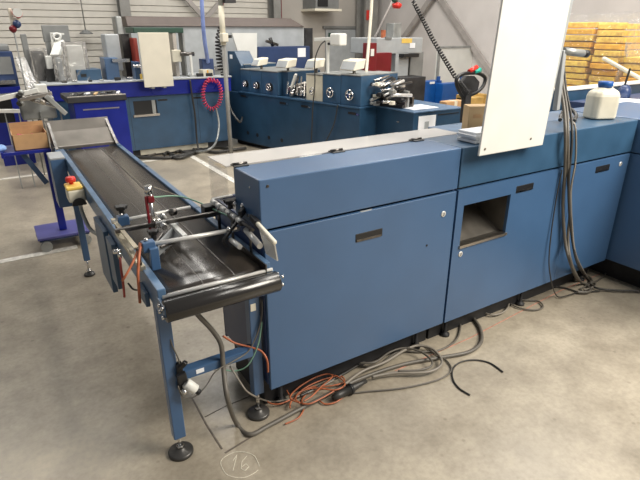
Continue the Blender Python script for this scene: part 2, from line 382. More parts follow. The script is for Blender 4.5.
# right cabinet
rc = thing('machine_cabinet', (XM, YF, 0), 'blue machine cabinet with a rectangular window opening, standing under the white panel', 'machine')
wx0, wx1, wz0, wz1 = 2.02, 2.40, .648, .885
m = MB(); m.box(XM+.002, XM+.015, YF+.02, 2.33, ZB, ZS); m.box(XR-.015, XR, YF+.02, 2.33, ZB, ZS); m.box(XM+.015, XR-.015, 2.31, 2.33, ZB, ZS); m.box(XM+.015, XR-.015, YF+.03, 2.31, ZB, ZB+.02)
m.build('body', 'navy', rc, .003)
B(XM+.004, XR, YF, 2.06, ZS+.005, ZT-.002).build('hood', 'deep', rc, .006, 3)
M['deepblue2'] = M['blue']
lab(B(1.964, 2.25, 2.065, 2.27, ZT-.006, ZT-.001).build('clear_guard', 'plexi', rc), 'clear acrylic lid')
B(2.25, XR, 2.065, 2.33, ZS, ZT-.004).build('rear_deck', 'blue_rail', rc, .004)
d0, d1 = XM+.006, 2.995
m = MB(); zt, zb = ZS-.006, ZB
m.box(d0, wx0, YF-.002, YF+.018, zb, zt); m.box(wx1, d1, YF-.002, YF+.018, zb, zt); m.box(wx0, wx1, YF-.002, YF+.018, wz1, zt); m.box(wx0, wx1, YF-.002, YF+.018, zb, wz0)
bmesh.ops.remove_doubles(m.b, verts=m.b.verts, dist=1e-5)
dr = m.build('door', 'blue', rc)
# window recess: stainless pocket with sloping chute
m = MB(); D = .27
m.box(wx0-.006, wx0, YF+.018, YF+D, wz0, wz1); m.box(wx1, wx1+.006, YF+.018, YF+D, wz0, wz1); m.box(wx0-.006, wx1+.006, YF+D, YF+D+.006, wz0, wz1); m.box(wx0-.006, wx1+.006, YF+.018, YF+D, wz1, wz1+.006); m.box(wx0-.006, wx1+.006, YF+.018, YF+D, wz0-.006, wz0)
m.prism([(wx0, YF+.05, wz0), (wx0, YF+D, wz0), (wx0, YF+D, wz0+.13)], (wx1-wx0, 0, 0))
pk = m.build('window_pocket', 'pocket', rc)
MB().lathe([(.012, 0), (.012, .004)], (wx1-.09, YF+D, wz1-.06), (0, -1, 0), 14).build('bolt', 'chrome', pk)
B(wx0-.005, wx1+.005, YF-.012, YF+.02, wz0-.012, wz0+.004).build('window_sill', 'steel', rc)
handle(dr, 2.44, 2.595, .905); lock(dr, 2.035, .597)
dr2 = B(2.999, XR-.006, YF-.002, YF+.018, zb, zt).build('door', 'blue', rc, .003)
handle(dr2, 3.225, 3.385, .913); lock(dr2, 3.515, .915)
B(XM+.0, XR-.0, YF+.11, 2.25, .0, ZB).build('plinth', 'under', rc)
for x in (XM+.12, 2.8, XR-.12): MB().lathe([(.03, 0), (.03, .012), (.015, .02), (.010, .03), (.010, ZB+.01)], (x, YF+.09, 0)).build('foot', 'under', rc)

# perpendicular cabinet at the right edge
pc = thing('machine_cabinet', (3.66, 1.2, 0), 'dark-sided blue machine cabinet jutting forward at the right edge of the photo', 'machine')
B(3.64, 4.5, .1, 2.33, ZB, ZS-.01).build('body', 'blue', pc, .004)
B(3.64, 4.5, .1, 2.33, ZS-.004, ZT).build('hood', 'blue', pc, .006)
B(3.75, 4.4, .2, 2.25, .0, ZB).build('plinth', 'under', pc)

# ------------------------------------------------------------------ conveyor
RX0, RX1, RZ = .363, .825, .875
cv = thing('belt_conveyor', (.6, 3, 0), 'long narrow belt conveyor with dark belt and blue side rails', 'conveyor')
BZ = .862
for x0, x1, lb in ((RX0, RX0+.032, 'left'), (RX1-.032, RX1, 'right')):
    m = MB(); m.box(x0, x1, 1.70, 4.54, RZ-.105, RZ)
    m.build('side_rail', 'blue_rail', cv, .004)
m = MB(); # belt as a closed loop round both rollers
r = .036; yn, yf_ = 1.72, 4.48; zc = BZ-r
loop = [(yn+ (yf_-yn)*i/24, BZ) for i in range(25)] + [(yf_+r*math.sin(a), zc+r*math.cos(a)) for a in [PI*i/10 for i in range(1, 11)]] + [(yf_-(yf_-yn)*i/24, zc-r) for i in range(1, 25)] + [(yn-r*math.sin(a), zc-r*math.cos(a)) for a in [PI*i/12 for i in range(1, 12)]]
def beltstrip(x0, x1, o=0):
    mm = MB(); A = []; Bv = []
    cy, cz = (yn+yf_)/2, zc
    for (y, z) in loop:
        dz = o if z > zc else -o
        A.append(mm.b.verts.new((x0, y, z+dz))); Bv.append(mm.b.verts.new((x1, y, z+dz)))
    for i in range(len(loop)):
        j = (i+1) % len(loop); f = mm.b.faces.new((A[i], A[j], Bv[j], Bv[i])); f.smooth = True
    return mm
bl = beltstrip(RX0+.034, RX1-.034).build('belt', 'belt', cv, solid=.004)
for x in (RX0+.17, RX0+.30): beltstrip(x, x+.006, .0012).build('wear_stripe', 'belt_edge', bl)
B(RX0+.034, RX1-.034, 1.66, 4.42, BZ-.05, BZ-.008).build('slider_bed', 'dsteel', cv)
rl = MB().lathe([(.018, 0), (.040, .001), (.042, .004), (.042, RX1-RX0-.008), (.040, RX1-RX0-.005), (.018, RX1-RX0-.004)], (RX0+.002, 1.635, BZ-.045), (1, 0, 0), 36).build('roller', 'drum', cv); yn = 1.635; zc = BZ-.042
lab(rl, 'glossy black end roller')
MB().cyl((RX0+.02, yf_, zc), (RX1-.015, yf_, zc), r-.003, 28).build('roller', 'chrome', cv)
for x, sx in ((RX0+.004, -1), (RX1+.002, 1)):
    e = MB(); e.box(x-.006, x+.006, yn-.02, 1.72, zc-.02, zc+.022); q = e.build('roller_bracket', 'blue_rail', cv, .004)
    for dy, dz in ((-.012, .018), (-.012, -.018), (.03, .012), (.03, -.014)):
        xx = x + (.006 if sx > 0 else -.006)
        MB().cyl((xx, yn+dy, zc+dz), (xx+sx*.010, yn+dy, zc+dz), .008, 6).build('bolt', 'chrome', q)
# chrome nip bar parallel with the roller
MB().cyl((RX0+.01, 1.668, BZ-.004), (RX1-.008, 1.668, BZ-.004), .007, 14).build('nip_bar', 'silver', cv)
MB().box(RX1-.040, RX1-.034, 1.66, 2.0, BZ-.01, RZ+.012).build('side_guard', 'dsteel', cv, .001)
# legs and crossbar
def leg(x, y, z0, z1, w=.052, d=.05, r=.055):
    lg = B(x-w/2, x+w/2, y-d/2, y+d/2, z0, z1).build('leg', 'blue', cv, .004)
    MB().cyl((x, y, .02), (x, y, z0+.02), .009, 12).build('threaded_rod', 'chrome', lg)
    MB().lathe([(r, 0), (r, .012), (r*.9, .017), (r*.45, .020), (r*.35, .03), (.014, .032)], (x, y, .001), n=28).build('foot_pad', 'footgrey', lg)
    MB().lathe([(.017, 0), (.017, .012)], (x, y, .034), n=6).build('foot_nut', 'chrome', lg)
leg(.392, 1.80, .10, RZ-.09); leg(.795, 1.84, .135, RZ-.09)
leg(.357, 3.93, .13, RZ-.09, .045, .045, .04); leg(.80, 3.93, .13, RZ-.09, .045, .045, .04)
cb = B(.418, .769, 1.80, 1.85, .372, .415).build('crossbar', 'blue', cv, .004)
lab(B(.50, .535, 1.798, 1.80, .385, .405).build('sticker', 'paper', cb), 'small white sticker')
lab(B(.775, .80, 1.812, 1.815, .60, .635).build('sticker', 'cream', cv), 'small cream sticker on the right leg')
B(.418, .769, 1.79, 1.86, RZ-.16, RZ-.12).build('crossbar', 'blue', cv, .003)
# plates hanging under the rail
hp = MB(); hp.box(.335, .36, 2.62, 2.90, .45, .80); hp.build('hanging_plate', 'deep', cv, .003)
B(.335, .36, 2.42, 2.56, .56, .80).build('hanging_plate', 'deep', cv, .003)
B(.345, .362, 1.84, 1.96, .74, .80).build('motor_bracket', 'deep', cv, .003)
B(.26, .362, 4.15, 4.36, .50, .868).build('drive_housing', 'blue', cv, .004)
lab(B(.258, .362, 4.15, 4.38, .868, .885).build('drive_housing_cap', 'grey', cv, .006), 'pale grey cap of the drive housing')
# far-end chute
ch = MB(); ch.hexa([(.335, 4.53, .885), (.80, 4.53, .885), (.80, 4.54, .89), (.335, 4.54, .89), (.335, 4.70, .975), (.80, 4.70, .975), (.80, 4.70, .985), (.335, 4.70, .985)])
q = ch.build('chute_plate', 'plate', cv, .002)
lab(MB().hexa([(.325, 4.72, .975), (.815, 4.72, .975), (.815, 4.725, .975), (.325, 4.725, .975), (.325, 4.82, 1.055), (.815, 4.82, 1.055), (.815, 4.825, 1.055), (.325, 4.825, 1.055)]).build('back_plate', 'plate', cv), 'upright dull metal back plate at the far end')
B(.32, .82, 4.51, 4.535, .868, .892).build('chute_lip', 'plate', cv, .003)
B(.33, .36, 4.40, 4.80, .80, .88).build('chute_arm', 'blue_rail', cv); B(.79, .82, 4.40, 4.80, .80, .88).build('chute_arm', 'blue_rail', cv)
for x in (.335, .79): MB().hexa([(x, 4.46, .86), (x+.02, 4.46, .86), (x+.02, 4.82, .86), (x, 4.82, .86), (x, 4.46, .885), (x+.02, 4.46, .885), (x+.02, 4.82, 1.05), (x, 4.82, 1.05)]).build('chute_arm', 'dsteel', cv)

# guide assembly across the belt
gd = thing('guide_assembly', (.59, 2.1, BZ), 'adjustable side guide of chrome and black crossbars clamped over the near part of the belt', 'guide')
GZ = .96
MB().cyl((.335, 2.285, GZ), (.702, 2.305, GZ), .0085, 14).build('cross_rod', 'silver', gd)
lab(MB().bar((.325, 2.165, GZ), (.80, 2.156, GZ), .018, .018).build('cross_rod', 'dsteel', gd, .002), 'dark square crossbar')
MB().cyl((.375, 1.94, GZ), (.787, 1.91, GZ), .0095, 14).build('cross_rod', 'silver', gd)
MB().bar((.348, 2.33, GZ), (.357, 1.93, GZ), .018, .008).build('side_bar', 'brass', gd, .001)
def star_knob(x, y, z, r=.03, label=None):
    k = MB(); pr = []
    n = 30
    top = []; bot = []
    for i in range(n):
        a = 2*PI*i/n; rr = r*(.86+.16*math.cos(5*a)); top.append(k.b.verts.new((x+rr*math.cos(a), y+rr*math.sin(a), z+.012))); bot.append(k.b.verts.new((x+rr*.9*math.cos(a), y+rr*.9*math.sin(a), z-.006)))
    k.b.faces.new(top); k.b.faces.new(bot[::-1])
    for i in range(n): k.b.faces.new((bot[i], bot[(i+1) % n], top[(i+1) % n], top[i]))
    k.lathe([(.013, -.03), (.011, -.006)], (x, y, z), n=14)
    return k.build('star_knob', 'black', gd, .003)
star_knob(.385, 2.295, 1.015); star_knob(.455, 2.05, .965, .026); star_knob(.80, 2.03, 1.045, .032)
for p, s in (((.385, 2.29, GZ), .05), ((.405, 1.94, GZ-.005), .05)):
    q = B(p[0]-s*.5, p[0]+s*.5, p[1]-.02, p[1]+.02, p[2]-.022, p[2]+.022).build('clamp_block', 'blue', gd, .004)
    MB().cyl((p[0]-.005, p[1], p[2]+.02), (p[0]-.005, p[1], p[2]+.034), .009, 10).build('clamp_screw', 'chrome', q)
B(.40, .435, 1.90, 1.925, .86, .955).build('clamp_plate', 'blue', gd, .003)
B(.352, .376, 1.90, 2.36, .872, .89).build('base_strip', 'brass', gd, .001)
for y in (1.93, 2.33): MB().cyl((.362, y, .885), (.362, y, GZ), .008, 10).build('upright', 'dsteel', gd)
MB().cyl((.79, 2.16, .875), (.79, 2.16, GZ+.02), .008, 10).build('upright', 'dsteel', gd)
# sensor post with red clamps
px_, py_ = .49, 2.17
MB().cyl((px_, py_, .875), (px_, py_, 1.11), .009, 14).build('sensor_post', 'chrome', gd)
for z0, z1 in ((1.06, 1.09), (.905, .935)):
    lab(B(px_-.014, px_+.014, py_-.014, py_+.014, z0, z1).build('sensor_clamp', 'dred', gd, .004), 'red clamp')
lab(B(px_-.024, px_-.012, py_-.006, py_+.006, .93, 1.09).build('sensor_arm', 'dred', gd, .003), 'red sensor strip')
MB().cyl((px_-.004, py_, 1.10), (px_-.004, py_, 1.135), .017, 14).build('sensor_head', 'chrome', gd)
B(px_+.0, px_+.05, py_-.03, py_-.008, .945, .975).build('swivel_joint', 'chrome', gd, .005)
MB().cyl((px_+.03, py_-.06, .955), (px_+.03, py_+.10, .965), .012, 12).build('swivel_joint', 'chrome', gd)
MB().cyl((.56, 2.26, .945), (.56, 2.34, .95), .014, 12).build('swivel_joint', 'chrome', gd)
MB().cyl((.595, 2.28, .96), (.625, 2.28, .96), .018, 12).build('swivel_joint', 'dsteel', gd)
# white guide finger and clear deflector plate
lab(MB().bar(Z(169, 221, .93), Z(185, 237, .93), .024, .02).build('guide_finger', 'white', gd, .004), 'white plastic guide finger')
lab(MB().hexa([(.455, 2.02, .870), (.60, 2.20, .870), (.606, 2.195, .870), (.461, 2.015, .870), (.455, 2.02, .925), (.60, 2.20, .935), (.606, 2.195, .935), (.461, 2.015, .925)]).build('deflector_plate', 'grey', gd, .001), 'ivory deflector plate')
# small brackets
MB().bar((.43, 2.03, .90), (.50, 2.10, .93), .03, .03).build('bracket', 'dsteel', gd, .004)
MB().bar((.47, 2.02, .905), (.54, 2.05, .905), .012, .012).build('bracket', 'dsteel', gd, .002)
# right-hand guide rail: rod threaded through bright rollers, black arm, white plastic skid
rr = thing('roller_guide', (.83, 2.1, .88), 'silver roller guide with black lever on the conveyor rail beside the blue cabinet', 'guide')
p0, p1 = Z(212, 201, 1.0), Z(253, 230, 1.005)
MB().cyl(p0, p1, .007, 12).build('guide_rod', 'dsteel', rr)
for i in range(6):
    t = .06+i*.13; c_ = p0.lerp(p1, t); dv = (p1-p0).normalized()
    MB().lathe([(.008, -.024), (.0125, -.020), (.0125, .020), (.008, .024)], c_, dv, 16).build('guide_roller', 'silver', rr)
MB().cyl(Z(246, 230, .97), Z(260, 246, .96), .013, 14).build('guide_roller', 'silver', rr)
MB().cyl(Z(231, 240, .93), Z(240, 247, .93), .011, 14).build('guide_roller', 'silver', rr)
B(.735, .79, 2.19, 2.25, .93, .985).build('end_bracket', 'black', rr, .004)
MB().bar(Z(212, 199, .99), Z(232, 195, .99), .016, .005).build('end_bracket', 'silver', rr)
MB().bar(Z(223, 241, .93), Z(245, 211, 1.03), .013, .012).build('lever_arm', 'black', rr, .002)
MB().bar(Z(223, 241, .93), Z(227, 247, .90), .012, .010).build('lever_arm', 'black', rr, .002)
for a, b_ in (((240, 214, 1.03), (247, 205, 1.04)), ((236, 217, 1.0), (242, 224, 1.0)), ((229, 214, 1.0), (236, 222, .99))): MB().bar(Z(*a), Z(*b_), .02, .022).build('clamp_block', 'black', rr, .004)
for q in ((235, 204, 1.05), (243, 205, 1.05), (229, 229, .97), (250, 215, 1.02)): MB().lathe([(.008, -.010), (.011, 0), (.008, .010)], Z(*q), (1, .5, .4), 12).build('cap_nut', 'chrome', rr)
MB().bar(Z(228, 231, .96), Z(237, 227, .97), .018, .018).build('hinge_block', 'chrome', rr, .004)
for q in ((232, 222), (250, 229)): c_ = Z(*q, .99); MB().cyl((c_.x, c_.y, .875), c_, .006, 10).build('upright', 'dsteel', rr)
MB().bar(Z(252, 217, 1.02), Z(258, 224, 1.03), .022, .028).build('clamp_block', 'black', rr, .004)
lab(MB().bar(Z(257, 223, 1.03), Z(275, 243, 1.03), .018, .018).build('skid_bar', 'cream', rr, .007, 3), 'cream plastic skid bar')
a_, b_, c_, d_ = Z(258, 226, 1.015), Z(274, 244, 1.015), Z(277, 261, .94), Z(266, 254, .93)
th_ = Vector((.006, 0, 0)); lab(MB().prism([a_, b_, c_, d_], th_).build('skid_plate', 'skid', rr), 'cloudy plastic plate')
# emergency stop box on the left rail
es = thing('emergency_stop', (.31, 3.40, .88), 'yellow and ivory emergency stop box with a red mushroom button on the left rail', 'emergency stop')
B(.264, .362, 3.30, 3.42, .775, .85).build('housing', 'offwhite', es, .010, 3)
lab(B(.262, .355, 3.305, 3.43, .851, .872).build('housing_lid', 'yellow', es, .008, 3), 'yellow lid')
MB().lathe([(.012, 0), (.012, .010), (.028, .014), (.031, .03), (.026, .044), (.005, .047)], (.303, 3.39, .872), n=20).build('button', 'red', es)
m = MB(); m.prism([(.318+.042*math.cos(PI*i/12), 3.288, .757+.045*math.sin(PI*i/12)) for i in range(13)], (0, .011, 0)); m.build('cable_gland', 'black', es)
B(.352, .364, 3.35, 3.43, .80, .85).build('mounting_plate', 'grey', es)
cable('power_lead', [(.33, 3.35, .79), (.33, 3.36, .70), (.34, 3.2, .63), (.37, 3.0, .65), (.385, 2.92, .72)], .012, 'galv', 'grey lead looping under the emergency stop box to the conveyor rail')
# sensor on the near leg
sn = thing('photo_sensor', (.435, 1.79, .40), 'white cylindrical sensor with black plug clamped to the near conveyor leg', 'sensor')
lab(MB().lathe([(.018, 0), (.022, .004), (.022, .055), (.016, .058)], (.438, 1.755, .395), (.55, -.25, -.65), 20).build('sensor_body', 'white', sn), 'white cylinder')
MB().lathe([(.012, 0), (.014, .02)], Vector((.438, 1.755, .395))+Vector((.55, -.25, -.65)).normalized()*.058, (.55, -.25, -.65), 16).build('plug', 'black', sn)
MB().bar((.420, 1.775, .36), (.425, 1.77, .49), .024, .03).build('clamp', 'black', sn, .004)
MB().bar((.422, 1.76, .47), (.448, 1.745, .50), .02, .02).build('clamp', 'black', sn, .004)
MB().bar((.43, 1.76, .40), (.422, 1.75, .45), .04, .02).build('clamp', 'black', sn, .004)
MB().cyl((.425, 1.76, .375), (.425, 1.725, .365), .008, 8).build('screw', 'chrome', sn)
# ------------------------------------------------------------------ cables round the front machine
def G(pts, z=.012, jit=0): return [Z(x, y, z) for x, y in pts]
cable('supply_hose', [Y(192, 305, 1.78), Y(198, 315, 1.80), Y(212, 330, 1.82), Y(221, 345, 1.80), Y(223.5, 370, 1.78), Y(228, 400, 1.70)] + G([(237, 424), (250, 434.5), (270, 425), (300, 409), (331, 393), (362, 378), (403, 364.5), (441, 357.5), (469, 352), (481, 342), (480, 328), (470, 314), (462, 304)], .013), .011, 'cable_g', 'thick grey hose drooping from the conveyor and running along the floor before the cabinet', 'hose')
cable('power_cable', G([(345, 384), (362, 371.5), (385, 362), (405, 350), (419, 345.5), (434, 350), (442, 363), (428, 372), (394, 373), (372, 377)], .03), .008, 'cable_l', 'light grey cable forming the tall loop in front of the seam between the cabinets', 'cable')
cable('power_cable', G([(335, 396), (362, 392), (403, 388), (437, 380), (451, 371), (447, 361), (434, 353), (425, 346)], .008), .0045, 'cable_g', 'thin grey cable lying outermost in a wide curve on the bright floor', 'cable')
cable('power_cable', G([(470, 395), (459, 388), (453, 379), (453, 369), (461, 362), (475, 360), (490, 363), (503, 372)], .006), .0045, 'cable_d', 'dark cable end curled alone like a hook on the open floor', 'cable')
cable('power_cable', G([(360, 363), (375, 362), (390, 352), (405, 348), (421, 352), (431, 360), (431, 366), (420, 370), (398, 371)], .04), .006, 'cable_g', 'grey cable nested inside the tall loop of lighter cable', 'cable')
cable('power_cable', G([(345, 360), (360, 366), (378, 365), (398, 352), (420, 352), (440, 350), (455, 341), (460, 330), (460, 318)], .01), .006, 'cable_g', 'grey cable rising under the cabinet just left of the hose end', 'cable')
cable('power_cable', G([(300, 396), (320, 386), (345, 373), (370, 358), (395, 347), (410, 336)], .02), .007, 'cable_d', 'dark cable tucked under the front edge of the left cabinet', 'cable')
cable('power_cable', G([(340, 348), (362, 356), (385, 350), (400, 338), (392, 330)], .02), .006, 'cable_l', 'light cable looping in the shade under the left cabinet', 'cable')
ct = Vector(Z(333, 398, .03)); cq = Vector(Z(366, 381, .03))
pl = thing('cable_connector', ct, 'dark grey inline plug coupling lying beside the orange hose bundle', 'plug')
MB().tube([ct.lerp(cq, t) for t in (0, .15, .16, .45, .46, .55, .56, .85, 1)], lambda t: .013 if t < .1 else (.021 if t < .45 else (.027 if t < .62 else (.021 if t < .86 else .012))), 16).build('socket', 'cable_d', pl)
MB().tube([ct.lerp(cq, .47), ct.lerp(cq, .54)], .030, 16).build('collar', 'black', pl)
# orange hoses
OG = 'orange hoses bundled under the left cabinet'
def orange(pts, label, z=.02, r=.004): cable('air_hose', G(pts, z), r, 'cable_o', label, 'hose')
orange([(262, 392), (268, 402), (279, 404), (293, 398), (305, 388), (322, 380), (340, 376), (344, 382), (330, 386), (312, 387), (300, 393), (291, 402), (290, 408)], 'orange hose starting at the right conveyor foot and sweeping through the bundle', .02)
orange([(290, 396), (287, 388), (298, 380), (318, 374), (336, 376), (345, 384), (335, 390), (316, 388), (300, 392), (296, 400), (308, 404), (322, 398), (334, 391)], 'orange hose winding twice through the middle of the bundle', .034)
orange([(300, 403), (290, 398), (298, 388), (314, 378), (327, 374), (332, 377), (322, 386), (312, 396), (304, 401)], 'orange hose forming the small upright loop of the bundle', .05)
orange([(285, 424), (298, 418), (304, 408), (302, 400), (310, 392), (326, 388)], 'orange hose whose end curls out under the grey hose', .008)
orange([(318, 399), (325, 404), (336, 402), (345, 395), (350, 388)], 'short orange hose arc beside the inline plug', .01)
cable('air_hose', [Y(223, 336, 1.86), Y(235, 343, 1.85), Y(250, 347, 1.82), Y(261, 351, 1.79), Y(267, 360, 1.76), Y(268, 372, 1.77)], .005, 'cable_o', 'orange hose bending past the right conveyor leg to the cabinet edge', 'hose')
cable('signal_cable', [Y(262, 300, 1.80), Y(261, 321, 1.80), Y(250, 349, 1.80), Y(232, 362, 1.78), Y(216, 371, 1.77), Y(206, 386, 1.76), Y(194, 397, 1.75), Y(183, 397, 1.75), Y(178, 386, 1.755)], .003, 'cable_g', 'thin cable looping from the white sensor to the right conveyor leg', 'cable')
cable('signal_cable', [Y(230, 366, 1.85), Y(240, 382, 1.80), Y(249, 393, 1.78)] + G([(267, 401), (280, 401), (299, 396), (318, 388), (334, 380)], .02), .0045, 'cable_l', 'light thin cable running from the crossbar down behind the right foot', 'cable')
cable('signal_cable', [Y(168, 330, 1.79), Y(172, 345, 1.77), Y(178, 358, 1.765), Y(180, 366, 1.76)], .003, 'cable_g', 'short lead rising from the sensor along the near leg', 'cable')
cable('signal_cable', [Y(262, 322, 1.80), Y(258, 345, 1.80), Y(248, 365, 1.81), Y(235, 371, 1.84), Y(222, 369, 1.84)], .003, 'cable_gr', 'pale green lead dangling between the conveyor legs', 'cable')
# hanging cords at the left rail
cable('electric_cable', [Y(140, 243, 1.96), Y(138, 250, 1.93), Y(133, 262, 1.90), Y(126, 275, 1.88), Y(122, 281, 1.88)], .005, 'cable_o', 'orange cord hanging from the near clamp block, swinging left', 'cord')
cable('electric_cable', [Y(141, 244, 1.94), Y(139, 256, 1.90), Y(138, 275, 1.87), Y(139, 290, 1.86), Y(140, 303, 1.85)], .006, 'cable_o', 'orange cord hanging straight down from the near clamp block', 'cord')
cable('electric_cable', [Y(120, 256, 2.05), Y(121, 268, 2.02), Y(123, 282, 2.0), Y(124.5, 297, 2.0)], .005, 'cable_r', 'dark red cord hanging by the chrome fitting on the left rail', 'cord')
cable('electric_cable', [Y(128, 283, 1.98), Y(133, 289, 1.96), Y(139, 290, 1.90)], .004, 'cable_d', 'short black cord end beside the orange cords', 'cord')
ft = thing('hose_fitting', Y(118, 252, 2.05), 'small chrome elbow fitting on the outside of the left rail', 'fitting')
MB().cyl(Y(113, 252, 2.05), Y(121, 251, 2.05), .009, 10).build('fitting_body', 'chrome', ft); MB().cyl(Y(119, 252, 2.05), Y(120, 258, 2.05), .008, 10).build('fitting_stem', 'chrome', ft)
cable('air_line', [Z(151, 196, 1.07), Z(156, 197, 1.05), Z(170, 196, 1.02), Z(183, 197, 1.0), Z(198, 202, .98), Z(213, 209, .97), Z(228, 216, .965), Z(240, 222, .97)], .0035, 'cable_gr', 'pale green air line arching from the red sensor post to the roller rail', 'hose')
cable('signal_cable', [Z(154, 187, 1.10), Z(165, 191, 1.04), Z(176, 195, .98), Z(186, 199, .93)], .0025, 'cable_l', 'thin tan wire slanting from the top of the sensor post over the belt', 'cable')
# cable bundle draped over the right cabinet
def drape(px, label, r=.009, m='cable_g', y=1.745, seq=None, end=()):
    pts = [Y(x, yy, d) for x, yy, d in seq] + G(end, .02)
    cable('hanging_cable', pts, r, m, label, 'cable')
drape(0, 'thick grey cable leftmost in the bundle draped over the right cabinet', .010, 'cable_g', seq=[(556, 58, 1.90), (560, 85, 1.86), (564, 110, 1.80), (565.5, 135, 1.74), (565, 170, 1.745), (563, 205, 1.75), (565, 240, 1.74), (570, 262, 1.70)], end=[(578, 280), (590, 288), (588, 292), (577, 292)])
drape(0, 'grey cable in the middle of the draped bundle, its end circling on the floor', .009, 'cable_g', seq=[(560, 60, 1.93), (563, 85, 1.87), (567, 112, 1.80), (568, 140, 1.735), (568, 175, 1.735), (570, 210, 1.735), (568, 240, 1.735), (572, 265, 1.68)], end=[(582, 283), (592, 282), (587, 276), (574, 279)])
drape(0, 'dark cable at the right of the draped bundle before the cabinet', .008, 'cable_d', seq=[(563, 60, 1.96), (566, 90, 1.88), (571, 116, 1.80), (572, 140, 1.745), (569, 175, 1.725), (569, 205, 1.72), (572, 238, 1.73), (577, 262, 1.70)], end=[(585, 276), (594, 287), (612, 290), (640, 291), (660, 292)])
drape(0, 'light thin cable falling apart from the bundle over the right cabinet hood', .006, 'cable_l', seq=[(562, 112, 1.95), (570, 120, 1.85), (575, 126, 1.765), (576, 145, 1.748), (575, 165, 1.748), (571, 190, 1.74), (572, 225, 1.73), (576, 255, 1.71)], end=[(588, 278), (596, 285), (584, 290)])
drape(0, 'thin dark cable hanging left of the draped bundle, curling on the floor', .004, 'cable_d', seq=[(562, 170, 1.755), (556, 200, 1.76), (551, 235, 1.755), (549, 262, 1.745), (551, 280, 1.74), (553, 288, 1.745)], end=[(556, 295), (560, 297), (572, 294), (582, 290)])
cable('floor_cable', G([(505, 298), (509, 303), (520, 308), (534, 310), (543, 307), (538, 301), (523, 300), (512, 298)], .012), .0055, 'cable_g', 'grey cable loop lying under the window door of the right cabinet', 'cable')
cable('floor_cable', G([(474, 306), (481, 311), (493, 315), (505, 311), (509, 303), (506, 296)], .02), .006, 'cable_l', 'light cable arc emerging under the right cabinet beside the thick hose end', 'cable')
cable('floor_cable', G([(509, 303), (530, 294), (550, 287), (565, 288), (580, 292), (600, 291)], .01), .006, 'cable_d', 'dark cable running along under the right cabinet towards the bundle', 'cable')
cable('floor_cable', G([(580, 289), (600, 279), (612, 268), (625, 274)], .012), .006, 'cable_g', 'grey cable disappearing into the inner corner of the two cabinets', 'cable')
# stuff lying in the dark gap
for i, (p, s, m_, lb) in enumerate([((352, 366), (.10, .06, .05), 'galv', 'grey metal junction box in the gap under the left cabinet'), ((400, 342), (.09, .06, .035), 'dsteel', 'dark terminal box in the gap under the seam of the cabinets'), ((425, 334), (.035, .02, .03), 'paper', 'small white tag glinting in the gap under the cabinets')]):
    q = Z(*p, 0); b = B(q.x-s[0]/2, q.x+s[0]/2, q.y+.02, q.y+.02+s[1], 0.0, s[2]).build(['junction_box', 'terminal_box', 'paper_tag'][i], m_, None, .003); tag(b, lb, ['box', 'box', 'tag'][i])

# ------------------------------------------------------------------ white panel and things on the right cabinet
PT0, PT1 = 2.008+(Y(503, 0, 1.70).x-2.008)*(.953/(Y(503, 0, 1.70).z-1.167)), 2.516+(Y(571, 0, 1.70).x-2.516)*(.953/(Y(571, 0, 1.70).z-1.167))
wp = thing('control_panel', (2.26, 1.70, 1.17), 'tall blank white panel before the right cabinet, cut by the top of the photo', 'panel')
MB().hexa([(2.008, 1.70, 1.167), (2.516, 1.70, 1.167), (2.516, 1.712, 1.167), (2.008, 1.712, 1.167), (PT0, 1.70, 2.12), (PT1, 1.70, 2.12), (PT1, 1.712, 2.12), (PT0, 1.712, 2.12)]).build('face_plate', 'white', wp, .004)
MB().hexa([(2.10, 1.712, 1.215), (2.535, 1.712, 1.215), (2.535, 1.732, 1.215), (2.10, 1.732, 1.215), (2.13, 1.712, 2.12), (PT1+.05, 1.712, 2.12), (PT1+.05, 1.732, 2.12), (2.13, 1.732, 2.12)]).build('rear_frame', 'grey', wp, .004)
for x, z in ((2.045, 1.20), (2.40, 1.215)): MB().lathe([(.006, 0), (.006, .003)], (x, 1.70, z), (0, -1, 0), 12).build('screw', 'brass', wp)
MB().cyl(Y(563, 51, 1.80), Y(584, 53.5, 1.80), .020, 20).build('grab_handle', 'galv', wp); MB().cyl(Y(583, 53.4, 1.80), Y(587, 53.8, 1.80), .021, 20).build('handle_cap', 'black', wp)
MB().bar(Y(563, 50, 1.80), Y(556, 110, 1.80), .03, .03).build('support_arm', 'grey', wp, .004)
MB().box(2.50, 2.60, 1.76, 1.86, ZT, ZT+.012).build('base_flange', 'dsteel', wp, .003)
# brown box + papers
q = Z(474, 136, ZT)
bx = thing('cardboard_box', q, 'small brown cardboard box standing on the right cabinet just left of the white panel', 'box')
q = Z(476, 134, ZT); mm = Matrix.Translation(q) @ Matrix.Rotation(math.radians(-28), 4, 'Z'); MB().box(-.055, .08, 0, .10, .002, .155, mm).build('carton_body', 'card2', bx, .003)
MB().box(-.03, .02, -.002, 0, .09, .11, mm).build('print_mark', 'card', bx)
for i in range(4):
    dx = [.0, .012, -.008, .005][i]; b = B(2.085+dx, 2.33+dx, 1.80+dx/2, 1.93+dx/2, ZT+.001+.014*i, ZT+.014*(i+1)).build('paper_stack', 'paper', None, .002)
    tag(b, ['lowest', 'second lowest', 'second highest', 'topmost'][i]+' sheaf of white paper beside the brown box, left of the white panel', 'paper', 'paper sheaves on the right cabinet')
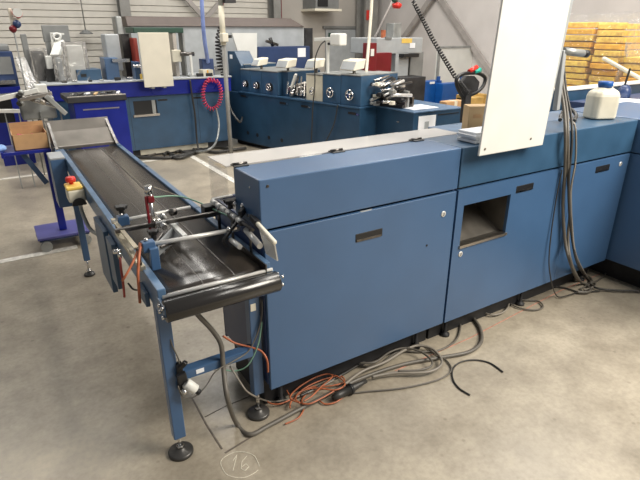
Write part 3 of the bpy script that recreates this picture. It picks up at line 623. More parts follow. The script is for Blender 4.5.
# jerrycan
jc = thing('jerrycan', (3.47, 1.94, ZT), 'ivory plastic canister with blue cap on the cabinet corner', 'canister')
m = MB(); w, d_ = .093, .075; cx, cy = 3.455, 1.95; yw = math.radians(-25)
def rp(x, y): return (cx+x*math.cos(yw)-y*math.sin(yw), cy+x*math.sin(yw)+y*math.cos(yw))
levels = [(1, 0), (1.0, .145), (.9, .172), (.5, .196), (.4, .20)]
rings = []
for s_, h_ in levels: rings.append([m.b.verts.new((*rp(x*s_, y*(s_ if s_ < .9 else s_)), ZT+.002+h_)) for x, y in ((-w, -d_+.03), (-w+.03, -d_), (w-.03, -d_), (w, -d_+.03), (w, d_-.03), (w-.03, d_), (-w+.03, d_), (-w, d_-.03))])
for A_, B_ in zip(rings, rings[1:]):
    for k in range(8): m.b.faces.new((A_[k], A_[(k+1) % 8], B_[(k+1) % 8], B_[k]))
m.b.faces.new(rings[0][::-1]); m.b.faces.new(rings[-1]); m.build('canister_body', 'offwhite', jc, .012, 3)
MB().lathe([(.042, 0), (.042, .008), (.046, .01), (.046, .036), (.042, .039)], (cx, cy, ZT+.20), n=28).build('cap', 'bright_blue', jc)
MB().tube(smooth([(*rp(.045, .03), ZT+.18), (*rp(.07, .04), ZT+.215), (*rp(.09, .04), ZT+.15)], 6), .009, 10).build('carry_handle', 'offwhite', jc)
cable('air_hose', [Z(560, 120, ZT+.02), Z(563, 112, ZT+.05), Z(570, 109, ZT+.06), Z(576, 115, ZT+.03), Z(574, 121, ZT+.01)], .012, 'cable_d', 'black hose curl on top of the right cabinet beside the canister', 'hose')
tr_ = B(2.62, 3.1, 2.1, 2.3, ZT+.0, ZT+.022).build('sheet_tray', 'steel', None, .004); tag(tr_, 'bright metal tray on the right cabinet behind the draped cables', 'tray')
# dark machine behind canister
mb_ = thing('machine_cabinet', (5.2, 3.5, 0), 'dark blue machine cabinet with white edge in front of the wrapped yellow bundles', 'machine')
B(4.55, 6.2, 2.98, 3.10, .1, ZT+.02).build('body', 'deep', mb_, .005); B(4.53, 6.22, 2.96, 3.12, ZT+.02, ZT+.035).build('top_plate', 'white', mb_, .003); B(4.7, 6.1, 3.0, 3.09, 0, .1).build('plinth', 'under', mb_)
q = Z(632, 103, 1.2)
mb2 = thing('machine_cabinet', (5.0, 2.1, 0), 'dark machine table at the far right carrying loose papers', 'machine')
B(4.52, 6.0, 1.2, 2.86, .1, 1.15).build('body', 'navy', mb2, .005); B(4.6, 5.9, 1.3, 2.8, 0, .1).build('plinth', 'under', mb2)
for i, (p, a) in enumerate((((626, 100), .2), ((640, 102), -.3))):
    q = Z(*p, 1.16); mm = Matrix.Translation((q.x, q.y, 1.151+.003*i)) @ Matrix.Rotation(a, 4, 'Z')
    tag(MB().box(-.2, .2, -.15, .15, 0, .003, mm).build('loose_sheet', 'paper'), ['white sheet lying nearer the canister on the far right table', 'white sheet lying at the frame edge on the far right table'][i], 'paper', 'loose sheets on the far right table')
q = Z(623, 98, 1.15)
pu = thing('hand_pump', (q.x, q.y, 1.15), 'small dark blue pump with upright lever on the table beside the canister', 'pump')
MB().lathe([(.06, 0), (.06, .06), (.045, .10), (.02, .12)], (q.x, q.y, 1.155)).build('pump_body', 'navy', pu); MB().bar((q.x-.02, q.y, 1.26), (q.x+.01, q.y, 1.42), .014).build('lever', 'black', pu)
# ------------------------------------------------------------------ wrapped yellow bundles
BG = 'stacked yellow sheet bundles inside wrapping film'
def stack(x0, x1, y0, y1, z0, z1, n, where):
    for i in range(n):
        h = (z1-z0)/n; dx = random.uniform(-.02, .02); dy = random.uniform(-.02, .02); m = MB()
        zz = z0+i*h
        m.box(x0+dx, x1+dx, y0+dy, y1+dy, zz, zz+h-.012)
        o = m.build('sheet_bundle', random.choice(['orange', 'orange2', 'orange2']), None, .008)
        tag(o, 'yellow-orange bundle of flat sheets in the '+where, 'bundle', 'yellow bundles, '+where)
def pallet(x0, x1, y0, y1, label):
    p = thing('wooden_pallet', ((x0+x1)/2, (y0+y1)/2, 0), label, 'pallet')
    for i in range(6):
        w = (y1-y0)/6; B(x0, x1, y0+i*w, y0+i*w+w*.7, .11, .13).build('deck_board', 'wood', p)
    for i in range(3):
        xx = x0+(x1-x0-.1)*i/2; B(xx, xx+.1, y0, y1, 0, .11).build('runner', 'wood', p)
pallet(6.3, 7.1, 3.47, 4.6, 'wooden pallet under the wrapped yellow bundles')
pallet(6.3, 7.1, 2.4, 3.45, 'wooden pallet under the lower wrapped heap at the right edge')
stack(6.35, 7.05, 3.87, 4.55, .13, 1.86, 23, 'tall stack beside the white panel')
stack(6.35, 7.05, 3.50, 3.82, .13, 1.84, 23, 'tall stack right of the first one')
stack(6.35, 7.05, 2.45, 3.42, .13, 1.48, 18, 'low stack at the right edge')
def wrap(x0, x1, y0, y1, z0, z1, label, mt='film', amp=.02, taper=0.0):
    m = MB()
    N = 48; K = 18; per = [(x0, y0), (x1, y0), (x1, y1), (x0, y1)]
    def P(u, v):
        t = (u*4) % 4; i = int(t) % 4; f = t-int(t); a = per[i]; b = per[(i+1) % 4]
        x = a[0]+(b[0]-a[0])*f; y = a[1]+(b[1]-a[1])*f; zz = z0+(z1-z0)*v
        n = math.sin(u*61+v*7)*math.sin(v*23+u*13)*amp
        k = 1-taper*v; cx_, cy_ = (x0+x1)/2, (y0+y1)/2
        return Vector((cx_+(x-cx_)*(1+n*2)*k, cy_+(y-cy_)*(1+n*2)*k, zz+n*.5))
    m.grid(P, N, K); o = m.build('wrapping_film', mt); tag(o, label, 'plastic film'); return o
wrap(6.28, 7.12, 3.42, 4.62, .14, 1.95, 'clear crinkled film wrapped round the tall yellow bundles')
wrap(6.25, 7.12, 2.35, 3.5, .14, 1.62, 'clear crinkled film round the low yellow heap at the right edge', 'film', .03, .15)
tag(MB().bar(X(603, 58, 6.2), X(650, 84, 6.2), .05, .04).build('white_strap', 'offwhite', None, .01), 'wide white strap slanting across the wrapped heap', 'strap')
# ------------------------------------------------------------------ folding machine with handwheels (turned 12 degrees)
TH = math.radians(12); O_ = Vector((3.473, 7.174, 0)); LN = Vector((-math.sin(TH), math.cos(TH), 0)); DP = Vector((math.cos(TH), math.sin(TH), 0))
MT = Matrix(((DP.x, LN.x, 0, O_.x), (DP.y, LN.y, 0, O_.y), (0, 0, 1, 0), (0, 0, 0, 1)))   # local: x depth, y along, z up
def L(x, y, z): return MT @ Vector((x, y, z))
def lb(m, *a): return m.box(*a, MT)
fm = thing('folding_machine', O_, 'long dark blue folding machine with chrome handwheels and ivory lamp heads', 'machine')
base = MB(); lb(base, 0, .9, -1.97, .95, .07, .84); base = base.build('base_cabinet', 'press', fm, .006)
m = MB(); lb(m, -.015, .9, -1.98, .62, .84, .862); m.build('ledge', 'deep', fm, .003)
m = MB(); lb(m, .08, .85, -1.9, .85, 0, .07); m.build('plinth', 'under', fm)
for yy in (.43, .18, -.11, -.42): MB().lathe([(.03, 0), (.03, .003)], L(0, yy, .222), -DP, 20).build('vent_hole', 'black', base)
for yy, zz in ((.52, .78), (-.45, .76), (-.92, .76), (-1.82, .76)):
    m = MB(); lb(m, -.006, .002, yy-.09, yy+.05, zz, zz+.03); h_ = m.build('recessed_handle', 'black', base)
    m = MB(); lb(m, -.012, -.004, yy-.14, yy-.10, zz, zz+.02); m.build('latch', 'chrome', base)
def wheel(yy, zz, r, x=.0):
    c = L(x, yy, zz); w = MB().lathe([(r*1.25, 0), (r*1.25, .006)], c+DP*.012, -DP, 24).build('wheel_recess', 'black', fm)
    m = MB(); N = 28; U = LN; W = Vector((0, 0, 1))
    m.tube([c-DP*.03+(U*math.cos(2*PI*i/N)+W*math.sin(2*PI*i/N))*r for i in range(N)], r*.17, 8, closed=True)
    for k in range(3):
        a = 2*PI*k/3+.4; m.cyl(c-DP*.03, c-DP*.03+(U*math.cos(a)+W*math.sin(a))*r, r*.14, 8)
    m.cyl(c, c-DP*.05, r*.32, 14); m.build('handwheel', 'chrome', w)
# housings: (y0,y1,x0,top,material)
for y0, y1, x0, top, mt in ((.585, .93, .12, 1.25, 'press'), (.335, .58, .03, 1.19, 'deep'), (.055, .33, .03, 1.19, 'deep'), (-.335, .05, .03, 1.19, 'deep'), (-.48, -.34, .10, 1.20, 'press'), (-1.27, -.95, .02, 1.20, 'offwhite'), (-1.61, -1.275, .02, 1.22, 'deep'), (-1.96, -1.615, .02, 1.23, 'deep')):
    m = MB(); lb(m, x0, .75, y0, y1, .862, top); m.build('housing', mt, fm, .008)
    m = MB(); lb(m, x0-.008, .76, y0+.005, y1-.005, top, top+.015); m.build('housing_top', 'galv', fm, .004)
for yy, zz, r in ((.44, .985, .042), (.16, .978, .046), (-.15, .975, .050), (-1.44, 1.0, .058), (-1.79, .997, .060), (-1.10, .99, .045)): wheel(yy, zz, r, .02)
# sloping blue end guard
m = MB(); m.prism([L(.06, .95, .842), L(.06, .95, 1.45), L(.06, .76, 1.45), L(.06, .60, 1.24), L(.06, .585, .842)], DP*.3); m.build('end_guard', 'press', fm, .006)
m = MB(); lb(m, .05, .06, .82, .88, 1.34, 1.40); m.build('switch_plate', 'paper', fm)
# rollers and levers between housings
for i in range(9):
    y = -.90+i*.05; zz = .91+random.uniform(-.02, .16)
    MB().cyl(L(.02+random.random()*.12, y, zz), L(.6, y, zz+.05), .022+.012*random.random(), 12).build('feed_roller', random.choice(['chrome', 'dsteel', 'steel', 'black']), fm)
for i in range(6):
    y = -.88+i*.075; MB().bar(L(.05, y, .9), L(.12, y+random.uniform(-.1, .1), 1.08+random.random()*.1), .02, .015).build('lever', random.choice(['chrome', 'steel', 'dsteel']), fm, .003)
MB().bar(L(.04, -.62, 1.0), L(.06, -.70, 1.19), .045, .03).build('lever', 'white', fm, .008)
for i in range(16):
    y = -2.0-i*.028; m = MB(); z0 = .93+random.random()*.25; m.cyl(L(.05+.2*random.random(), y, z0), L(.45, y+random.uniform(-.06, .06), z0+random.uniform(-.05, .12)), .012+.012*random.random(), 10); m.build('feed_roller', random.choice(['chrome', 'dsteel', 'silver', 'black', 'silver']), fm)
for i in range(18):
    y = -1.99-random.random()*.42; z = .87+random.random()*.28; m = MB(); s_ = .014+random.random()*.02; x = .05+random.random()*.3; lb(m, x, x+s_*2, y-s_, y+s_, z, z+s_*1.6); m.build('bracket', random.choice(['dsteel', 'galv', 'black', 'silver', 'dsteel', 'cream']), fm, .004)
for i in range(5): m = MB(); lb(m, .3+.05*i, .34+.05*i, -2.40, -1.98, .862, .90+.08*(i % 3)); m.build('roller_frame', ['black', 'dsteel', 'galv', 'black', 'dsteel'][i], fm, .004)
# lamp heads (ivory gauge boxes on short stems)
def gauge(yy, x, z, w=.19, h=.11, label=None):
    g = thing('gauge_head', L(x, yy, z), label, 'gauge')
    a = yy-w/2; b = yy+w/2
    P0 = [L(x-.09, a, z), L(x+.10, a, z+.02), L(x+.10, b, z+.02), L(x-.09, b, z), L(x-.03, a, z+h), L(x+.13, a, z+h+.02), L(x+.13, b, z+h+.02), L(x-.03, b, z+h)]
    MB().hexa(P0).build('gauge_box', 'cream', g, .012, 3)
    MB().hexa([p+Vector((0, 0, .001))-DP*.004 for p in (L(x-.088, a+.02, z+.012), L(x-.08, a+.02, z+.012), L(x-.08, b-.02, z+.012), L(x-.088, b-.02, z+.012), L(x-.040, a+.02, z+h-.014), L(x-.03, a+.02, z+h-.014), L(x-.03, b-.02, z+h-.014), L(x-.040, b-.02, z+h-.014))]).build('gauge_face', 'grey', g)
    MB().cyl(L(x+.05, yy, z+.02), L(x+.05, yy, z-.14), .02, 10).build('stem', 'dsteel', g)
gauge(.22, .12, 1.255, .17, .10, 'ivory gauge head leftmost of the four, beside the tilted pale board')
gauge(-.40, .12, 1.255, .25, .11, 'ivory gauge head second from the left, before the blue bin')
gauge(-1.0, .12, 1.275, .20, .11, 'ivory gauge head left of the white camera post')
gauge(-1.70, .12, 1.285, .26, .12, 'largest ivory gauge head, rightmost, right of the white camera post')
cp_ = thing('camera_post', L(.1, -1.29, 1.2), 'white post carrying a white camera head above the folding machine', 'camera post')
p = L(.10, -1.29, 1.2); MB().bar((p.x, p.y, 1.2), (p.x, p.y, 1.64), .035, .035).build('post', 'white', cp_, .005)
MB().bar(L(.10, -1.05, 1.64), L(.10, -1.38, 1.655), .045, .045).build('arm', 'white', cp_, .006)
m = MB(); lb(m, .04, .18, -1.56, -1.38, 1.575, 1.72); m.build('camera_head', 'white', cp_, .02, 3)
m = MB(); lb(m, .02, .05, -1.39, -1.36, 1.58, 1.61); m.build('knob', 'black', cp_, .006)
cable('post_cable', [L(.08, -1.26, 1.63), L(.02, -1.22, 1.56), L(-.03, -1.18, 1.38), L(-.04, -1.19, 1.1), L(-.06, -1.17, .8), L(-.05, -1.12, .3), L(-.1, -1.12, .02)], .008, 'cable_d', 'black cable falling from the camera post over the face of the folding machine')
cable('post_cable', [L(-.02, -1.6, .86), L(-.04, -1.55, .6), L(-.08, -1.4, .3), L(-.12, -1.25, .02)], .007, 'cable_d', 'dark cable slanting down from the ledge of the folding machine')
q = Z(315, 143, .0)
rg = thing('cloth_bundle', L(-.25, -1.38, 0), 'crumpled white cloth bundle on the floor behind the hinged guard', 'cloth')
m = MB(); bmesh.ops.create_icosphere(m.b, subdivisions=3, radius=.17)
for v in m.b.verts: v.co = Vector((v.co.x*1.2, v.co.y*.8, v.co.z*.7))*(1+.25*math.sin(v.co.x*40)*math.sin(v.co.y*35+v.co.z*30)); v.co += L(-.3, -1.38, .13)
m.build('cloth_folds', 'white', rg)
# cabinet with sheets and sticker
cs = thing('side_cabinet', (4.5, 5.0, 0), 'dark blue side cabinet with white notice, papers on its top, past the folding machine', 'cabinet')
B(4.20, 5.02, 4.6, 5.55, .12, .84).build('body', 'press', cs, .006); B(4.19, 5.03, 4.59, 5.56, .84, .855).build('top_plate', 'blue_rail', cs, .004); B(4.3, 4.95, 4.7, 5.5, 0, .12).build('plinth', 'under', cs)
nt_ = B(4.28, 4.56, 4.594, 4.599, .58, .80).build('notice', 'paper', cs); lab(nt_, 'white notice'); B(4.38, 4.45, 4.592, 4.594, .64, .73).build('notice_print', 'grey', nt_)
for yy in (4.85, 5.3):
    for zz in (.70, .55): B(4.194, 4.199, yy, yy+.05, zz, zz+.015).build('latch', 'chrome', cs)
B(4.6, 4.95, 4.594, 4.599, .79, .80).build('drawer_slot', 'black', cs)
tag(B(4.30, 4.72, 4.72, 5.05, .857, .862).build('paper_sheet', 'paper'), 'white sheets lying on the side cabinet with the notice', 'paper')
tag(B(4.32, 4.47, 5.18, 5.38, .856, 1.0).build('carton', 'card', None, .004), 'small brown carton at the back of the side cabinet top', 'box')
# grey press behind
gp = thing('grey_press', (6, 7.5, 0), 'tall light grey press with yellow label and open gap', 'machine')
def BX(p0, p1, y, dep, z0=None, z1=None):  # box whose front is on plane y spanning two sighted corners
    a = Y(*p0, y); b = Y(*p1, y); return (min(a.x, b.x), max(a.x, b.x), y, y+dep, min(a.z, b.z) if z0 is None else z0, max(a.z, b.z) if z1 is None else z1)
PY = 6.6
B(*BX((377, 38), (422, 53), PY, .7)).build('head', 'grey', gp, .012)
B(*BX((396, 52), (407, 88), PY, .7, z0=0)).build('column', 'grey', gp, .01)
B(*BX((411, 52), (422, 80), PY+.1, .6, z0=0)).build('column', 'mgrey', gp, .01)
B(*BX((404, 54), (419, 57), PY-.12, .12)).build('table_edge', 'black', gp)
B(*BX((402, 38.5), (412, 43), PY-.006, .005)).build('yellow_label', 'yellow', gp); B(*BX((410, 43), (415, 48), PY-.01, .01)).build('blue_label', 'paper', gp)
B(*BX((394, 23), (401, 38), PY+.2, .2)).build('air_filter', 'galv', gp, .01); B(*BX((383, 30), (385.5, 38), PY+.1, .05)).build('signal_stub', 'cable_o', gp)
B(*BX((400, 78), (424, 105), PY-.3, .35, z0=0)).build('bin_body', 'under', gp, .01)
B(*BX((386, 37), (392, 39), PY-.02, .05)).build('trim_bar', 'mgrey', gp)
rm = thing('red_machine', (5.8, 7.8, 0), 'dark red machine body standing in the gap of the grey press', 'machine')
B(*BX((369, 43), (376, 72), PY-.25, .15, z0=0)).build('column', 'dred', rm, .01); B(*BX((376, 53), (391, 74), PY-.22, .12, z0=0)).build('body', 'dred', rm, .01)
B(*BX((371, 49), (374, 56), PY-.262, .01)).build('label', 'white', rm)
# signal beacon overhead
bc = Y(397, 4, 6.3); be = thing('signal_beacon', bc, 'red and green signal beacon hanging at the top edge above the grey press', 'beacon')
MB().lathe([(.05, -.06), (.07, -.03), (.07, .0), (.03, .02)], bc).build('red_lens', 'red', be); MB().lathe([(.03, .02), (.04, .04), (.04, .10)], bc+Vector((-.05, 0, 0))).build('green_cap', 'green', be)
MB().cyl(bc+Vector((0, 0, .02)), bc+Vector((0, 0, 1.3)), .012, 8).build('drop_rod', 'galv', be)
tag(MB().tube([Y(372, 43, 7.0), Y(393, 0, 7.0), Y(402, -20, 7.0)], .018, 8).build('grey_conduit', 'brace'), 'thin grey conduit slanting up from the red machine to the beacon', 'conduit')
cable('drop_hose', [Y(372, -25, 5.9), Y(371.5, 5, 5.9), Y(369, 40, 5.85), Y(366, 75, 5.75), Y(363, 105, 5.6), Y(359, 132, 5.5), Y(358, 150, 5.4)], .021, 'cream', 'thick cream hose dropping from the roof to the folding machine', 'hose')
# coiled black cable from roof to pallet truck
cable('coiled_cable', coil_path([Y(407, -15, 5.0), Y(414, 3, 5.0), Y(423, 20, 4.8), Y(432, 38, 4.6), Y(442, 55, 4.4), Y(456, 78, 4.1)], .020, 36, 8), .0085, 'black', 'black coiled cable slanting down towards the truck handle', k=1, n=5)
# blue crates and pale board behind
bcx = BX((418, 82), (440, 104), 7.4, .2, z0=0); t = thing('blue_container', (bcx[0], bcx[2], 0), 'bright blue container left of the pale board edge, behind the side cabinet', 'container')
B(*bcx).build('container_body', 'bright_blue', t, .01); B(bcx[0], bcx[0]+.07, bcx[2]-.02, bcx[2], bcx[5], bcx[5]+.12).build('corner_post', 'bright_blue', t); B(bcx[1]-.15, bcx[1]-.07, bcx[2]-.02, bcx[2], bcx[5], bcx[5]+.08).build('corner_post', 'bright_blue', t)
B(bcx[0]+.3, bcx[0]+.42, bcx[2]-.012, bcx[2]-.002, bcx[5]-.05, bcx[5]-.01).build('label', 'paper', t)
bcx = BX((443, 84), (466, 104), 7.2, .2, z0=0); t = thing('blue_container', (bcx[0], bcx[2], 0), 'bright blue container directly behind the black truck handle', 'container')
B(*bcx).build('container_body', 'bright_blue', t, .01); B(bcx[1]-.25, bcx[1]-.17, bcx[2]-.02, bcx[2], bcx[5], bcx[5]+.12).build('corner_post', 'bright_blue', t)
wb = BX((438, 47.5), (477, 86), 7.95, .03); t = thing('pale_board', (wb[0], wb[2], 0), 'large pale grey board standing behind the truck handle', 'board')
B(wb[0], wb[1], wb[2], wb[3], .6, wb[5]).build('board_sheet', 'white', t, .003)
B(wb[0]-.0, wb[0]+.06, wb[2]-.03, wb[2], 0, wb[5]).build('frame_post', 'galv', t); B(wb[0], wb[1], wb[2]-.02, wb[2], wb[5]-.02, wb[5]+.02).build('frame_rail', 'galv', t); B(wb[1]-.05, wb[1], wb[2]-.03, wb[2], 0, wb[5]).build('frame_post', 'galv', t)
# pallet truck handle
pj = Y(463, 128, 4.0); pt = thing('pallet_truck', (pj.x, pj.y, 0), 'black pallet truck tiller with looped grip, red and green controls', 'pallet truck')
PJ = 4.0
def YP(x, y, d=0): return Y(x, y, PJ+d)
lo = smooth([YP(463, 97), YP(457, 86), YP(457, 78), YP(463, 74), YP(471, 73), YP(479, 73.5), YP(485, 78), YP(483, 86), YP(477, 92), YP(470, 95)], 6, True)
MB().tube(lo, .020, 10, closed=True).build('grip_loop', 'black', pt)
MB().prism([YP(461, 83), YP(467, 76), YP(475, 76), YP(480, 82), YP(478, 91), YP(471, 95), YP(464, 92)], (0, .06, 0)).build('control_head', 'under', pt, .008)
MB().cyl(YP(469, 71.5), YP(477, 67), .024, 14).build('red_button', 'red', pt); MB().cyl(YP(474, 72), YP(480, 70), .026, 14).build('green_button', 'teal', pt)
MB().bar(YP(467, 90), YP(463.5, 135), .09, .07).build('tiller_arm', 'under', pt, .01); e = YP(463.5, 135)
B(e.x-.07, e.x+.07, e.y-.06, e.y+.06, .08, e.z+.02).build('mast', 'under', pt, .01)
B(e.x-.25, e.x+.25, e.y-.05, e.y+.35, .05, .45).build('drive_unit', 'mgrey', pt, .02)
for s_ in (-.17, .17): B(e.x+s_-.07, e.x+s_+.07, e.y+.35, e.y+1.2, .05, .1).build('fork', 'mgrey', pt, .01)
MB().cyl((e.x, e.y+.02, .08), (e.x+.08, e.y+.02, .08), .08, 18).build('wheel', 'rubber', pt)
cable('coiled_lead', coil_path([YP(460, 82, -.06), YP(465, 88, -.06), YP(469, 94, -.06)], .014, 10, 8), .005, 'black', 'short black coil hanging on the truck tiller', k=1, n=5)
# cartons and yellow pallets behind tiller
for (p0, p1, y, n_, l_, mt) in (((447, 102), (462, 130), 5.4, 'cardboard_box', 'brown cardboard box left of the truck tiller', 'card'), ((468, 109), (485, 136), 4.6, 'cardboard_box', 'pale cardboard box right of the truck tiller', 'card2')):
    q = BX(p0, p1, y, .15, z0=0); t = thing(n_, (q[0], q[2], 0), l_, 'box'); B(*q).build('carton_body', mt, t, .006); B((q[0]+q[1])/2-.03, (q[0]+q[1])/2+.03, q[2]-.001, q[3]+.001, q[5]-.08, q[5]+.001).build('packing_tape', 'offwhite', t)
q = BX((467, 96), (486, 110), 5.6, .2, z0=0)
t = thing('yellow_crate', (q[0], q[2], 0), 'yellow slatted crate behind the truck tiller', 'crate')
for i in range(4): B(q[0], q[1], q[2], q[3], q[5]*i/4+.02, q[5]*(i+1)/4-.04).build('slat', 'wood', t, .004)
for xx in (q[0], q[1]-.08): B(xx, xx+.08, q[2]-.02, q[3]+.02, 0, q[5]).build('corner_board', 'wood', t)
# ------------------------------------------------------------------ back left machine with royal blue band
MY = 7.7
bm_ = thing('machine_row', (2, MY, 0), 'long steel blue machine with a royal blue band along its top, behind the conveyor', 'machine')
body = MB(); q0 = Y(133, 103, MY); q1 = Y(158, 114, MY)
ax0, ax1, az0, az1 = q0.x, q1.x, .63, .82
for a in ((.62, ax0, .12, .885), (ax1, 3.15, .12, .885), (ax0, ax1, .12, az0), (ax0, ax1, az1, .885)): body.box(a[0], a[1], MY, MY+.9, a[2], a[3]) if a[0] != ax0 else body.box(a[0], a[1], MY, MY+.9, a[2], a[3])
bd = body.build('body', 'deep', bm_)
B(ax0, ax1, MY+.02, MY+.03, az0, az1).build('opening_back', 'black', bd); lab(B(ax0-.02, ax1+.02, MY-.03, MY+.02, az0-.03, az0).build('opening_sill', 'steel', bd), 'bright sill'); B(ax1-.07, ax1-.02, MY+.005, MY+.02, az0, az1).build('opening_post', 'galv', bd)
B(.60, 3.17, MY-.05, MY+.9, .885, 1.09).build('upper_band', 'royal', bm_, .008)
B(.58, 3.18, MY-.07, MY+.92, 1.09, 1.11).build('top_deck', 'grey', bm_, .004)
B(.7, 3.12, MY+.08, MY+.8, 0, .12).build('plinth', 'under', bm_); lab(B(1.7, 2.75, MY+.05, MY+.07, .03, .11).build('kick_strip', 'offwhite', bm_), 'pale kick strip')
for xx in (2.03, 2.55): B(xx, xx+.14, MY-.004, MY+.001, .80, .825).build('recessed_handle', 'black', bd)
for xx in (1.62, 2.62): B(xx, xx+.004, MY-.002, MY+.001, .12, .885).build('door_gap', 'black', bd)
T1 = 1.11
def on_deck(name, label, cat, p0, p1, y, dep, m, bev=.006, part='housing'):
    q = BX(p0, p1, y, dep, z0=T1); t = thing(name, ((q[0]+q[1])/2, q[2], T1), label, cat); B(*q).build(part, m, t, bev); return t, q
# white front panel + support
q = BX((138, 32.5), (174, 86), 7.45, .03); t = thing('front_panel', (q[0], q[2], q[4]), 'blank cream panel hung before the royal blue band, left of the blue hose', 'panel')
B(*q).build('panel_sheet', 'cream', t, .004); B(q[0]+.1, q[0]+.14, q[3], MY-.05, 1.0, 1.04).build('bracket', 'galv', t); B(q[1]-.14, q[1]-.1, q[3], MY-.05, 1.0, 1.04).build('bracket', 'galv', t)
t, q = on_deck('gluing_unit', 'green-topped unit with silver pillars behind the cream panel', 'machine', (133, 27), (184, 34), 7.95, .5, 'green')
for ch in list(t.children): bpy.data.objects.remove(ch)
B(q[0], q[1], q[2], q[3], Y(150, 33, 7.95).z, Y(150, 27.5, 7.95).z).build('top_cover', 'green', t, .01)
for a, b, mt in ((152, 156, 'grey'), (163, 167, 'grey'), (172, 180, 'steel'), (184, 186, 'galv')):
    u = BX((a, 33), (b, 75), 7.98, .2, z0=T1); B(*u).build('pillar', mt, t, .004)
u = BX((133, 38), (140, 62), 7.98, .3, z0=T1); B(*u).build('motor_block', 'cable_r', t, .01)
u = BX((172, 50), (182, 62), 7.9, .08); B(*u).build('dial_box', 'offwhite', t, .01); MB().cyl(Y(180, 54, 7.9), Y(194, 54, 7.9), .03, 12).build('spindle', 'dsteel', t)
u = BX((190, 55), (194, 78), 7.8, .05, z0=T1); t = thing('white_stand', (u[0], u[2], T1), 'slim white upright on the deck just left of the blue hose', 'stand'); B(*u).build('upright', 'white', t, .004); B(u[0]-.05, u[1]+.06, u[2]-.04, u[3]+.04, T1, T1+.02).build('foot', 'galv', t)
t, q = on_deck('blue_unit', 'low bright-deck blue box under the wrapped sheets at the left', 'machine', (76, 70), (103, 83), 7.95, .4, 'deep'); B(q[0]+.05, q[1]-.2, q[2]-.004, q[2], T1+.05, T1+.09).build('slot', 'black', t)
t, q = on_deck('blue_unit', 'blue drive box with pale grey cylinder above, left of the cream panel', 'machine', (104, 58), (121, 82), 7.9, .35, 'blue')
u = BX((104, 34), (122, 57), 8.1, .3, z0=T1+.1); lab(B(*u).build('grey_cover', 'grey', t, .02, 3), 'pale grey cover'); u = BX((121, 34), (132, 58), 8.2, .3, z0=T1); B(*u).build('dark_mechanism', 'black', t)
u = BX((112, 59), (130, 62), 7.85, .1); B(*u).build('steel_strip', 'chrome', t)
t, q = on_deck('blue_unit', 'small blue bracket box touching the left edge of the cream panel', 'machine', (134, 62), (142, 80), 7.75, .2, 'blue'); MB().cyl(Y(133, 66, 7.74), Y(142, 66, 7.74), .02, 10).build('rod', 'chrome', t); u = BX((140, 74), (143, 80), 7.72, .02); B(*u).build('yellow_tab', 'yellow', t)
t, q = on_deck('blue_unit', 'blue clamp under the foot of the pale blue hose', 'machine', (202, 59), (214, 66), 7.9, .15, 'navy'); B(q[0]+.06, q[1]-.06, q[2]+.02, q[3], T1, q[5]).build('neck', 'dsteel', t)
t, q = on_deck('hose_reel_box', 'ivory box with orange tab above the pink coiled hose', 'box', (203, 70), (214, 80), 7.75, .2, 'offwhite'); u = BX((207, 70), (209, 78), 7.745, .005); B(*u).build('tab', 'orange', t)
t, q = on_deck('grey_unit', 'grey machine block between the ivory box and the grey pole', 'machine', (212, 66), (226, 74), 7.95, .2, 'mgrey'); u = BX((214, 68), (224, 70), 7.94, .01); B(*u).build('white_strip', 'chrome', t)
for k in range(14):
    px = 46+ k*13 + random.uniform(-3, 3)
    if 136 < px < 176 or px > 226 or px < 52: continue
    p = Z(px, 82-(px-50)*.05, T1); mm = MB(); s_ = random.uniform(.025, .05)
    o = mm.box(p.x-s_, p.x+s_, 7.72, 7.72+s_*1.5, T1, T1+s_).build('tool_block', random.choice(['chrome', 'dsteel', 'black', 'galv']), None, .008)
    tag(o, 'small metal block on the deck edge of the royal blue banded machine', 'tool block', 'small metal blocks on the deck')
# pink coil
ctrs = [Y(212+9*math.sin(a), 94-15*math.cos(a), 7.55) for a in [2*PI*i/40 for i in range(3, 39)]]
cable('coiled_hose', coil_path([Y(208, 80, 7.6)]+ctrs+[Y(210, 79, 7.6)], .026, 30, 8), .009, 'pink', 'pink coiled air hose hanging in a loop before the royal blue band', 'hose', k=1, n=6)
# hanging blue hose, grey pole, coiled dark cord
cable('drop_hose', [Y(201, -15, 7.6), Y(202.5, 15, 7.6), Y(204, 35, 7.62), Y(206, 50, 7.7), Y(208, 62, 7.9)], .030, 'hose_b', 'pale blue hose dropping straight down above the ivory box', 'hose')
pp = Y(226, 80, 6.6); pl_ = thing('drop_pole', (pp.x, pp.y, 0), 'slim grey drop pole with ivory socket head before the folding machine end', 'pole')
a = Y(226.5, 145, 6.6); B_ = Y(224, 16, 6.6)
MB().cyl((pp.x, pp.y, 0.0), (pp.x, pp.y, Y(226, 45, 6.6).z), .028, 12).build('lower_tube', 'column', pl_); MB().cyl((pp.x, pp.y, Y(226, 45, 6.6).z), (pp.x, pp.y, Y(226, 6, 6.6).z), .036, 12).build('upper_tube', 'offwhite', pl_); MB().cyl((pp.x, pp.y, Y(226, 6, 6.6).z), (pp.x, pp.y, 4.5), .03, 12).build('rod', 'galv', pl_)
u = BX((222, 33), (229, 42), 6.5, .1); B(*u).build('socket_box', 'cream', pl_, .012); u = BX((229, 35), (232, 38), 6.5, .08); B(*u).build('plug', 'black', pl_); u = BX((225, -2), (236, 3), 6.5, .1); B(*u).build('top_bracket', 'black', pl_)
cable('coiled_cable', coil_path([Y(222, 28, 6.9), Y(219, 40, 6.9), Y(220, 60, 6.9), Y(222, 72, 6.9)], .05, 13, 8), .010, 'black', 'dark coiled cord hanging left of the grey drop pole', k=1, n=5)
cable('hanging_cable', [Y(224, -10, 7.2), Y(222, 10, 7.2), Y(222, 25, 7.1)], .02, 'dred', 'thin dark red cord beside the top of the grey pole')
